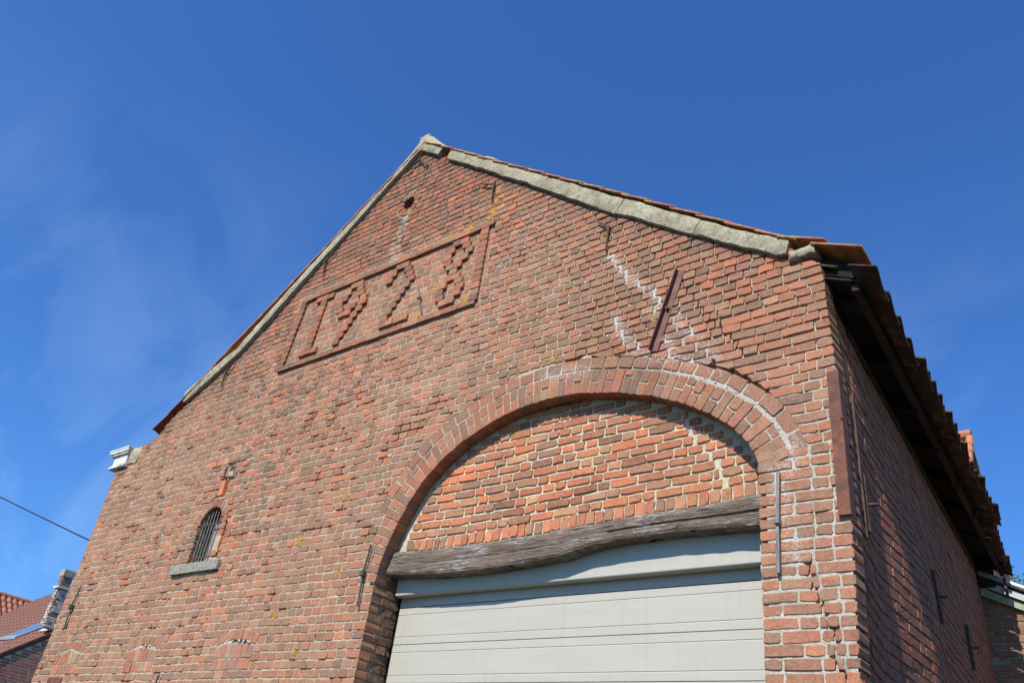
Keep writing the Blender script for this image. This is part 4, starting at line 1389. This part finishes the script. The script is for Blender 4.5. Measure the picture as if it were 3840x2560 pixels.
for i in range(NR + 1):
    s1 = S_END - i * EXP
    s0 = s1 - .36
    if s0 < -.1: continue
    for j in range(32):
        y = -.060 + j * W_T
        if y > 6.3: continue
        second = j >= ncol
        s0j = s0 + rng.normal(0, .006)
        tl = .055 if (i > 0 or j == 0) else -.10 + rng.normal(0, .03)
        if i == 0 and j in (1, 3, 8, 9, 15): s0j += .03; tl -= .04
        A = roof_mat(s0j, y, tl)
        if j == 0 or i < 2:
            if i == 0 and rng.random() < .0: continue
            if j == 0: A = roof_mat(s0 - .065, y, .04)
            if i < 2:
                if j > 0: continue
                x0_, z0_ = ((-1.583, 5.487), (-1.82, 5.642))[i]
                A = Matrix.Translation((x0_, y, z0_)) @ Matrix.Rotation(R(25), 4, 'Y')
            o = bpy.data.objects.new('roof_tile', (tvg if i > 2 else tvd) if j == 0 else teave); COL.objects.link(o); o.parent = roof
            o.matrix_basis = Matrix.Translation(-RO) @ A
        else: stuffm.append(A)
EY = [-.055, .27, .60, .90, 1.20, 1.42, 1.64, 1.84, 2.00, 2.17, 2.36, 2.55, 2.76, 2.96, 3.16, 3.36, 3.56, 3.73, 3.90, 4.06, 4.26, 4.49, 4.66, 4.83, 5.0, 5.19, 5.38, 5.55, 5.70, 5.88, 6.12, 6.34]
for i in range(2):
    for k, (y, y2) in enumerate(zip(EY[:-1], EY[1:])):
        x0_, z0_ = ((-1.518, 5.279), (-1.786, 5.44))[i]
        x0_ += -.055 * y - (.07 + .05 * (y - 4.6) if y > 4.6 else 0) + rng.normal(0, .008)
        z0_ += rng.normal(0, .005)
        if k in (4, 12, 16, 20) and i == 0: x0_ += .022
        sx = 1
        if k == 0: x0_, sx = ((-1.352, .50), (-1.62, .5))[i]; z0_ = (5.205, 5.36)[i]; y = (-.05, .03)[i]
        A = (Matrix.Translation((x0_, y, z0_)) @ Matrix.Rotation(R(25 + rng.normal(0, 1.6)), 4, 'Y') @ Matrix.Rotation(rng.normal(0, .02), 4, 'X')
             @ Matrix.Rotation(rng.normal(0, .015), 4, 'Z') @ Matrix.Diagonal((sx, (y2 - y) / .225 * 1.03, 1, 1)))
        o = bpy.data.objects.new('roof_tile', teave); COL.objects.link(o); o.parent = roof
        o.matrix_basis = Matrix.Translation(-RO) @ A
tile_joined('tile_field', stuffm, M['tile'], roof, tme)
# left slope
stuffm = []
for i in range(17):
    s1 = 5.22 - i * EXP; s0 = s1 - .36
    if s0 < -.1: continue
    for j in range(24):
        y = -.055 + j * W_T
        A = roof_mat(s0, y, .05, side=-1)
        if j == 0 and i < 3:
            o = bpy.data.objects.new('roof_tile', tml); COL.objects.link(o); o.parent = roof
            o.matrix_basis = Matrix.Translation(-RO) @ A
        elif j < 1 or j > 3 or True: stuffm.append(A)
tile_joined('tile_field', stuffm, M['tileclean'], roof, tml)
# ridge caps
for i in range(18):
    y = .02 + i * .33
    V = []; F = []; n = 8
    for k, yy2 in enumerate((y, y + .36)):
        for q in np.linspace(math.pi * .02, math.pi * .98, n):
            r = .105 - .008 * k
            V.append((-6.16 + r * math.cos(q), yy2, 8.865 + r * math.sin(q) * .8)); 
        for q in np.linspace(math.pi * .02, math.pi * .98, n):
            r = .088 - .008 * k
            V.append((-6.16 + r * math.cos(q), yy2, 8.865 + r * math.sin(q) * .8))
    for a in range(n - 1):
        F += [(a, a + 1, 2 * n + a + 1, 2 * n + a), (n + a, 3 * n + a, 3 * n + a + 1, n + a + 1), (a, n + a, n + a + 1, a + 1), (2 * n + a, 2 * n + a + 1, 3 * n + a + 1, 3 * n + a)]
    put('ridge_tile', V, F, M['tile'], roof)
# underside: boards, rafters, purlin, battens
def rz(x, y=0): return 5.600 + SL * (-1.705 - (x + .055 * y)) - .0
m = MB()
m.add([(-6.14, .12, rz(-6.14) - .05), (-1.72, .12, rz(-1.72) - .05), (-2.1, 6.45, rz(-1.72) - .05), (-6.14, 6.45, rz(-6.14) - .05),
       (-6.14, .12, rz(-6.14) - .03), (-1.72, .12, rz(-1.72) - .03), (-2.1, 6.45, rz(-1.72) - .03), (-6.14, 6.45, rz(-6.14) - .03)],
      [(3, 2, 1, 0), (4, 5, 6, 7), (0, 1, 5, 4), (1, 2, 6, 5), (2, 3, 7, 6), (3, 0, 4, 7)])
m.add([(-6.16, .12, 8.82), (-10.2, .12, 5.82), (-10.2, 5.9, 5.82), (-6.16, 5.9, 8.82), (-6.16, .12, 8.84), (-10.2, .12, 5.84), (-10.2, 5.9, 5.84), (-6.16, 5.9, 8.84)],
      [(0, 1, 2, 3), (7, 6, 5, 4), (4, 5, 1, 0), (5, 6, 2, 1), (6, 7, 3, 2), (7, 4, 0, 3)])
m.put('roof_boards', M['timber'], roof)
def sof(x, y=0): return 5.115 + .466 * (-1.20 - .06 * y - x)
m = MB()
V = [(x - .06 * y - (.07 if y > 4.6 else 0), y, sof(x) + o) for y in (.02, 4.55, 4.65, 6.35) for x in (-1.90, -1.275) for o in (-.012, .004)]
F = []
for k in range(3):
    a_ = 4 * k
    for p, q in ((0, 1), (1, 3), (3, 2), (2, 0)): F.append((a_ + p, a_ + q, a_ + 4 + q, a_ + 4 + p))
F += [(0, 2, 3, 1), (12, 13, 15, 14)]
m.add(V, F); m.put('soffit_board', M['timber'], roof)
m = MB(); m.beam((-1.56, .13, 5.40), (-1.30, .13, 5.27), .13, .12, side=(0, 0, 1)); m.put('packing_block', M['dark'], roof)
for i in range(8):
    y = .30 + i * .80
    m = MB(); m.beam((-2.05 - .055 * y, y, sof(-2.05) - .055), (-1.33 - .055 * y, y, sof(-1.33) - .055), .07, .075, side=(0, 0, 1)); m.put('rafter', M['timber'], roof)
m = MB(); m.beam((-1.325, .05, sof(-1.325) - .045), (-1.325 - .07 * 6.25, 6.3, sof(-1.325) - .045), .045, .05, side=(0, 0, 1)); m.put('eaves_purlin', M['plate'], roof)
m = MB(); m.box(-2.4, -1.80, 6.0, 6.03, 4.9, 5.55); m.put('end_board', M['timber'], roof)
m = MB(); m.beam((XS(.5, 5.05) - .02, .5, 5.095), (XS(5.9, 5.05) - .015, 5.9, 5.095), .07, .07, side=(0, 0, 1)); m.put('wall_plate', M['plate'], roof)

# moulded gutter end at the left eaves
m = MB()
prof = [(-11.245, 5.43), (-11.20, 5.455), (-11.205, 5.475)]
m.box(-11.27, -10.87, -.045, .35, 5.385, 5.425)
m.box(-11.235, -10.885, -.020, .35, 5.425, 5.575)
m.box(-11.315, -10.86, -.050, .35, 5.575, 5.600)
m.box(-11.345, -10.85, -.065, .35, 5.602, 5.640)
m.box(-11.355, -10.845, -.070, .35, 5.642, 5.665)
go = m.put('gutter_box', M['white'], barn, label='moulded white gutter box closing the left eaves'); bevel(go, .004, 2)
stonebox('mortar_bed', -10.87, -10.60, -.01, .14, 5.40, 5.655, M['coping'], barn, j=.02, n=(7, 4, 6))
m = MB(); m.box(-11.25, -10.9, .35, 5.9, 5.38, 5.62); m.put('gutter', M['white'], barn)

# ------------------------------------------------------------------ outbuilding at the far right
ob = thing('outbuilding', 'low brick outbuilding with a zinc edged lean-to roof behind the barn at the right edge', 'outbuilding', (0, 6.1, 0))
YO = 6.12
def oz(x): return 4.835 - .49 * (x + 1.82)
V = [(-2.05, YO + .006, 0), (2.6, YO + .006, 0), (2.6, YO + .006, oz(2.6)), (-2.05, YO + .006, oz(-2.05)), (-2.05, YO + 2.5, 0), (2.6, YO + 2.5, 0), (2.6, YO + 2.5, oz(2.6)), (-2.05, YO + 2.5, oz(-2.05))]
obw = put('wall', V, [(0, 1, 2, 3), (7, 6, 5, 4), (0, 4, 5, 1), (1, 5, 6, 2), (2, 6, 7, 3), (3, 7, 4, 0)], M['mortar'], ob, tone=np.array([(.30, .28, .21)] * 8), mask=np.zeros((8, 3)))
o2 = BrickSet(obw, lambda u, v, d: (u, YO + d, v), 'arch', 'brick', 'brick_courses', jit=.004, tilt=.02)
zc = .02; pj = np.array([])
while zc < 5.0:
    xe = min(2.58, -1.82 + (4.82 - zc - CH) / .49)
    if xe > -2.0:
        br = row_bricks(-2.04, xe, pj); pj = np.array([b for a, b in br])
        for a, b in br: o2.rect(a, b, zc, zc + CH - .012, proud=float(rng.normal(.003, .003)), depth=.04)
    zc += CH
o2.build(lambda u, v: np.stack([u * 0, u * 0, u * 0 + .25], -1)); o2.emit([i for i in np.argsort(-o2.area)[:60] if o2.area[i] > 60])
def rake(name, dz0, dz1, y0, y1, mat, x1=2.9):
    V = []
    for x in (-1.98, x1):
        z = oz(x)
        V += [(x, y0, z + dz0), (x, y1, z + dz0), (x, y1, z + dz1), (x, y0, z + dz1)]
    return put(name, V, [(0, 1, 2, 3), (7, 6, 5, 4), (0, 4, 5, 1), (1, 5, 6, 2), (2, 6, 7, 3), (3, 7, 4, 0)], mat, ob)
rake('verge_board', -.085, .005, YO - .05, YO + .02, M['greenboard'])
rake('fascia_board', .022, .105, YO - .085, YO + .02, M['fascia'])
rake('roof_sheet', .12, .15, YO - .10, YO + 2.6, M['dark'])
rr = rake('zinc_edging', .128, .205, YO - .135, YO - .02, M['zinc']); bevel(rr, .03, 4)
m = MB(); xj = -1.70; m.beam((xj, YO - .14, oz(xj) + .115), (xj, YO - .02, oz(xj) + .115), .025, .20, side=(0, 0, 1)); m.put('edging_joint', M['iron'], ob)

# far gabled building ---------------------------------------------------
fb = thing('far_building', 'steep brick gable with orange pantiles rising behind the barn eaves', 'building', (-4.5, 10.7, 0))
XG = -2.6
ay, az, fs = 10.72, 8.98, 1.44
def gz_(y): return az - fs * abs(y - ay)
V = [(XG, ay - 2.9, 0), (XG, ay + 2.9, 0), (XG, ay + 2.9, gz_(ay + 2.9)), (XG, ay, az), (XG, ay - 2.9, gz_(ay - 2.9))]
V2 = [(-7.5, b, c) for a, b, c in V]
fw = put('gable_wall', np.array([(a - .006, b, c) for a, b, c in V] + V2), [(0, 1, 2, 3, 4), (9, 8, 7, 6, 5), (0, 5, 6, 1), (1, 6, 7, 2), (4, 9, 5, 0)], M['mortar'], fb, tone=np.array([(.23, .19, .15)] * 10), mask=np.zeros((10, 3)))
f2 = BrickSet(fw, lambda u, v, d: (XG - d, u, v), 'side', 'brick', 'brick_courses', jit=.003, tilt=.02)
zc = 4.2
while zc < 8.9:
    h = (az - zc - CH) / fs
    if h > .1:
        for a, b in row_bricks(ay - min(h, 2.8), ay + min(h, 2.8), np.array([])): f2.rect(a, b, zc, zc + CH - .012, proud=float(rng.normal(.003, .003)), depth=.03)
    zc += CH
f2.build(side_mask); f2.emit([])
# front slope tiles
ftm = tile_mesh('roof_tile', L=.34); ftm.materials.append(M['tileclean'])
A0 = math.atan(fs); ms = []
for i in range(16):
    for j in range(18):
        s0 = .02 + i * .26
        y = ay - s0 * math.cos(A0); z = az + .05 - s0 * math.sin(A0)
        x = XG - .02 - j * W_T
        # x-local -> down slope (-Y), y-local -> -X
        ex = Vector((0, -math.cos(A0 - .06), -math.sin(A0 - .06))); ey = Vector((-1, 0, 0)); ez = ex.cross(ey)
        A = Matrix(((ex.x, ey.x, ez.x, x), (ex.y, ey.y, ez.y, y), (ex.z, ey.z, ez.z, z), (0, 0, 0, 1)))
        ms.append(A)
tile_joined('tile_field', ms, M['tileclean'], fb, ftm)
for i in range(16):     # verge rolls
    s0 = .05 + i * .26
    d0 = lambda s: (XG + .02, ay - s * math.cos(A0), az + .10 - s * math.sin(A0))
    m = MB(); m.cyl(d0(s0), d0(s0 + .30), .058, 10, .072); m.put('verge_tile', M['tileclean'], fb)
for i in range(12):
    m = MB(); x = XG + .05 - i * .34; m.cyl((x, ay, az + .12), (x - .37, ay, az + .12), .10, 10, .088); m.put('ridge_tile', M['tileclean'], fb)
# cement strip under the ridge and cement verge at the back
V = [(XG + .01, ay - .16, az - .10), (-7, ay - .16, az - .10), (-7, ay - .05, az + .06), (XG + .01, ay - .05, az + .06)]
m = MB()
for ya, yb in ((ay + .03, ay + 2.9),):
    za, zb2 = gz_(ya) + .0, gz_(yb)
    m.add([(XG - .10, ya, za + .02), (XG + .03, ya, za - .13), (XG + .03, ya, za + .06), (XG - .1, ya, za + .10), (XG - .10, yb, zb2 + .02), (XG + .03, yb, zb2 - .13), (XG + .03, yb, zb2 + .06), (XG - .1, yb, zb2 + .10)],
          [(0, 3, 2, 1), (4, 5, 6, 7), (1, 2, 6, 5), (0, 1, 5, 4), (2, 3, 7, 6), (3, 0, 4, 7)])
m.add([(XG - .10, ay + .1, az - .02), (XG - .1, ay + 2.9, gz_(ay + 2.9) + .1), (-7.5, ay + 2.9, gz_(ay + 2.9) + .1), (-7.5, ay + .1, az - .02)], [(0, 1, 2, 3)])
m.put('cement_verge', M['coping'], fb)

# ------------------------------------------------------------------ house at the far left
XH = -22.0
hs = thing('house', 'brown brick house with red tile roof and skylight left of the barn', 'house', (-22, 4.2, 0))
e0, e1 = (3.743, 4.06), (4.634, 4.72)
hsl = (4.818 - 4.141) / (4.614 - 3.713)
def hz_(y): return 4.141 + hsl * (y - 3.713)
YR = 8.6
def hprofile(x): return [(x, 2.6, 0), (x, 14.6, 0), (x, 14.6, hz_(2.6)), (x, YR, hz_(YR) - .12), (x, 2.6, hz_(2.6) - .12)]
Va = hprofile(XH - .006); Vb2 = hprofile(-30.4)
hw_ = put('wall', np.array(Va + Vb2), [(0, 1, 2, 3, 4), (9, 8, 7, 6, 5), (0, 5, 6, 1), (1, 6, 7, 2), (4, 9, 5, 0)], M['mortar'], hs, tone=np.array([(.72, .62, .43)] * 10), mask=np.zeros((10, 3)))
h2 = BrickSet(hw_, lambda u, v, d: (XH - d, u, v), 'house', 'brick', 'brick_courses', jit=.0012, tilt=.004)
zc = 1.0; k = 0
while zc < 6.5:
    y = max(2.62, 3.713 + (zc + .062 + .12 - 4.141) / hsl) + (.11 if k % 2 else 0)
    while y < 7.2:
        h2.rect(y, y + .205, zc, zc + .052, proud=.003, depth=.02, tone=(.37, .13, .085) if rng.random() < .8 else (.36, .20, .13)); y += .222
    zc += .0685; k += 1
h2.build(None); h2.emit([i for i in np.argsort(-h2.area)[:90] if h2.area[i] > 100])
def hplane(x0, x1, y0, y1, off0, off1, name, mat, parent=None, **kw):
    V = [(x, y, hz_(y) + o) for x in (x0, x1) for y in (y0, y1) for o in (off0, off1)]
    return put(name, V, [(0, 1, 3, 2), (4, 6, 7, 5), (0, 4, 5, 1), (2, 3, 7, 6), (0, 2, 6, 4), (1, 5, 7, 3)], mat, parent or hs, **kw)
hplane(-30.4, XH + .015, 3.0, YR, -.05, -.01, 'roof', M['housetile'])
hb = hplane(XH + .0, XH + .022, 3.0, YR, -.15, -.012, 'verge_board', M['brownboard'])
V = [(XH, YR, hz_(YR)), (-30.4, YR, hz_(YR)), (-30.4, 14.4, hz_(2.8)), (XH, 14.4, hz_(2.8))]
put('roof', V, [(0, 3, 2, 1)], M['housetile'], hs)
htm = tile_mesh('roof_tile', L=.34); htm.materials.append(M['housetile'])
hr = math.atan(hsl); ms = []
for i in range(24):
    yb = 3.0 + i * .285 * math.cos(hr)
    for j in range(38):
        x = XH + .03 - j * .222
        if YR < yb + .3: continue
        ex = Vector((0, -math.cos(hr - .06), -math.sin(hr - .06))); ey = Vector((-1, 0, 0)); ez = ex.cross(ey)
        y = yb + .34 * math.cos(hr)
        if -24.3 < x - .1 < -23.15 and 4.25 < y < 5.35 + .2 and 4.2 < yb + .1 < 5.2: continue
        A = Matrix(((ex.x, ey.x, ez.x, x), (ex.y, ey.y, ez.y, y), (ex.z, ey.z, ez.z, hz_(y) + .0), (0, 0, 0, 1)))
        ms.append(A)
tile_joined('tile_field', ms, M['housetile'], hs, htm)
# skylight
skl = hplane(-24.12, -23.2, 4.40, 5.33, .03, .055, 'skylight', M['bluegrey'])
sk = hplane(-24.04, -23.28, 4.48, 5.20, .056, .062, 'pane', M['glass'], skl)
hplane(-24.14, -23.18, 5.20, 5.40, .056, .12, 'hood', M['bluegrey'], skl)
hplane(-24.14, -23.18, 4.36, 4.42, .02, .075, 'sill_flashing', M['bluegrey'], skl)
hplane(-22.62, -22.0, 4.62, 4.90, .05, .075, 'flashing', M['lead'])
# white brick chimney on the gable
ch = put('chimney', *(lambda q: (q.V[0], q.F))(MB().box(-22.18, -22.006, 4.42, 4.66, 4.9, 6.14)), M['mortar'], hs, tone=np.array([(.50, .47, .40)] * 8), mask=np.zeros((8, 3)))
for nm, fm, rngu in (('a', lambda u, v, d: (XH - d, u, v), (4.40, 4.66)), ('b', lambda u, v, d: (u, 4.414 + d, v), (-22.18, -22.0))):
    cb = BrickSet(ch, fm, 'house', 'brick', 'brick_courses', jit=.001, tilt=.004)
    zc = 4.92; k = 0
    while zc < 6.10:
        y = rngu[0] + (-.03 if k % 2 else .03)
        while y < rngu[1] - .02:
            a, b = max(y, rngu[0]), min(y + .10, rngu[1])
            if b - a > .02:
                cb.rect(a, b, zc, zc + .05, proud=.008, depth=.02, tone=(.24, .15, .12) if zc > 5.85 or rng.random() < .45 else (.60, .52, .40))
            y += .112
        zc += .064; k += 1
    cb.build(None); cb.emit([i for i in range(len(cb.area)) if cb.area[i] > 90])
m = MB(); m.box(-22.21, -21.97, 4.39, 4.69, 6.14, 6.30); cc = m.put('chimney_cap', M['coping'], ch)
m = MB(); m.box(-22.22, -21.95, 4.37, 4.70, 5.84, 5.89); m.put('chimney_band', M['white'], ch)
# dentilled white corbel below the chimney
for k in range(6):
    m = MB(); m.box(-22.17, -21.985, 4.44 + k * .036, 4.462 + k * .036, 5.60, 5.78); m.put('dentil', M['white'], ch)
for k in range(6):
    m = MB(); m.box(-22.17, -21.985, 4.48 + k * .03, 4.50 + k * .03, 5.28, 5.42); m.put('dentil', M['white'], ch)

# cross wing with barrel tiles
cw = thing('cross_wing', 'roof wing covered in glazed barrel tiles at the left edge of the photo', 'roof', (-30, 5.5, 0))
sc = .84; csl = math.tan(.70)
def cwp(x, y, o=0): return (x, y, 6.70 - csl * (x + 30.33) + o)
V = [cwp(-30.33, 2.5), cwp(-29.3, 2.5), cwp(-29.3, 6.5), cwp(-30.33, 7.4), (-30.33, 2.5, 3.5), (-29.3, 2.5, 3.5), (-29.3, 6.5, 3.5), (-30.33, 7.4, 3.5)]
put('wing_roof', V, [(0, 1, 2, 3), (0, 4, 5, 1), (1, 5, 6, 2), (2, 6, 7, 3), (3, 7, 4, 0)], M['housetile'], cw)
ca = math.atan(csl)
for j in range(12):
    y = 7.25 - j * .19
    for i in range(5):
        s0 = .04 + i * .30
        x0, x1 = -30.33 + s0 * math.cos(ca), -30.33 + (s0 + .31) * math.cos(ca)
        if x1 > -29.28 or (y > 7.5 - (x1 + 30.33) * .95): continue
        V = []; F = []; n = 7
        for k, (x, r) in enumerate(((x0, .072), (x1, .082))):
            for q in np.linspace(0, math.pi, n):
                p = cwp(x, y + r * math.cos(q), 0)
                V.append((p[0] + r * math.sin(q) * math.sin(ca), p[1], p[2] + r * math.sin(q) * math.cos(ca)))
        F = [(a, a + 1, n + a + 1, n + a) for a in range(n - 1)]
        o = put('barrel_tile', V, F, M['barreltile'], cw, smooth=True)
        sm = o.modifiers.new('solid', 'SOLIDIFY'); sm.thickness = .012
for i in range(14):
    m = MB(); m.cyl((-30.36, 2.6 + i * .34, 6.74), (-30.36, 2.97 + i * .34, 6.74), .09, 10, .10); m.put('ridge_tile', M['barreltile'], cw)
m = MB(); m.beam((-29.36, 2.5, 5.86), (-29.36, 6.5, 5.86), .10, .09, side=(0, 0, 1)); m.put('gutter', M['greyiron'], cw)
m = MB(); m.beam((-29.42, 6.6, 5.80), (-30.1, 7.5, 6.50), .12, .02, side=(0, 0, 1)); m.put('valley_flashing', M['lead'], cw)

# ------------------------------------------------------------------ cable
cb_ = MB()
p0, p1 = np.array((-68.0, -.6, 22.4)), np.array((-11.05, .6, 4.32))
N_ = 90
pts = [p0 + (p1 - p0) * t + np.array((0, 0, -.5 * 4 * t * (1 - t) * .6)) for t in np.linspace(0, 1, N_)]
for a, b in zip(pts[:-1], pts[1:]): cb_.cyl(a, b, .011, 6)
o = cb_.put('overhead_cable', simple('black_cable', (.015, .016, .03), .1, 5, .6))
tag(o, 'dark overhead cable running from the sky to the left corner of the barn', 'cable')

# ------------------------------------------------------------------ tree
tr = thing('tree', 'leafy green tree showing past the roof edge at the right', 'tree', (-1.9, 22.5, 0))
TC = np.array((-2.75, 22.5, 9.1)); TR_ = np.array((2.15, 2.0, 2.0))
m = MB(); trp = [(-1.9, 22.5, 0), (-1.85, 22.45, 3), (-2.0, 22.5, 6), (-2.2, 22.5, 8.6)]; rr_ = [.22, .17, .13, .06]
for k in range(3): m.cyl(trp[k], trp[k + 1], rr_[k], 10, rr_[k + 1])
m.put('trunk', M['leafbark'], tr)
m = MB(); tips = []
for k in range(46):
    d = rng.normal(0, 1, 3); d /= np.linalg.norm(d); d[2] = abs(d[2]) * .8 - .2
    e = TC + d * TR_ * rng.uniform(.6, .98)
    st = np.array((-2.0, 22.5, rng.uniform(5.5, 8.4)))
    mid = (st + e) / 2 + rng.normal(0, .15, 3)
    m.cyl(st, mid, .035, 5, .022); m.cyl(mid, e, .022, 5, .008); tips.append(e); tips.append(mid)
m.put('branches', M['leafbark'], tr)
V = []; F = []
tips = np.array(tips)
nL = 9500
for k in range(nL):
    t = tips[rng.integers(0, len(tips))]
    c = t + rng.normal(0, .30, 3)
    L = rng.uniform(.07, .13); w_ = L * rng.uniform(.4, .6)
    d = rng.normal(0, 1, 3); d[2] -= .5; d /= np.linalg.norm(d)
    s = np.cross(d, rng.normal(0, 1, 3)); s /= np.linalg.norm(s)
    nn = np.cross(d, s)
    b = len(V)
    V += [c, c + d * L * .45 + s * w_ * .5 + nn * .012, c + d * L, c + d * L * .45 - s * w_ * .5 + nn * .012, c + d * L * .5 - nn * .008]
    F += [(b, b + 1, b + 4), (b + 1, b + 2, b + 4), (b + 2, b + 3, b + 4), (b + 3, b, b + 4)]
put('crown', V, F, M['leaf'], tr)
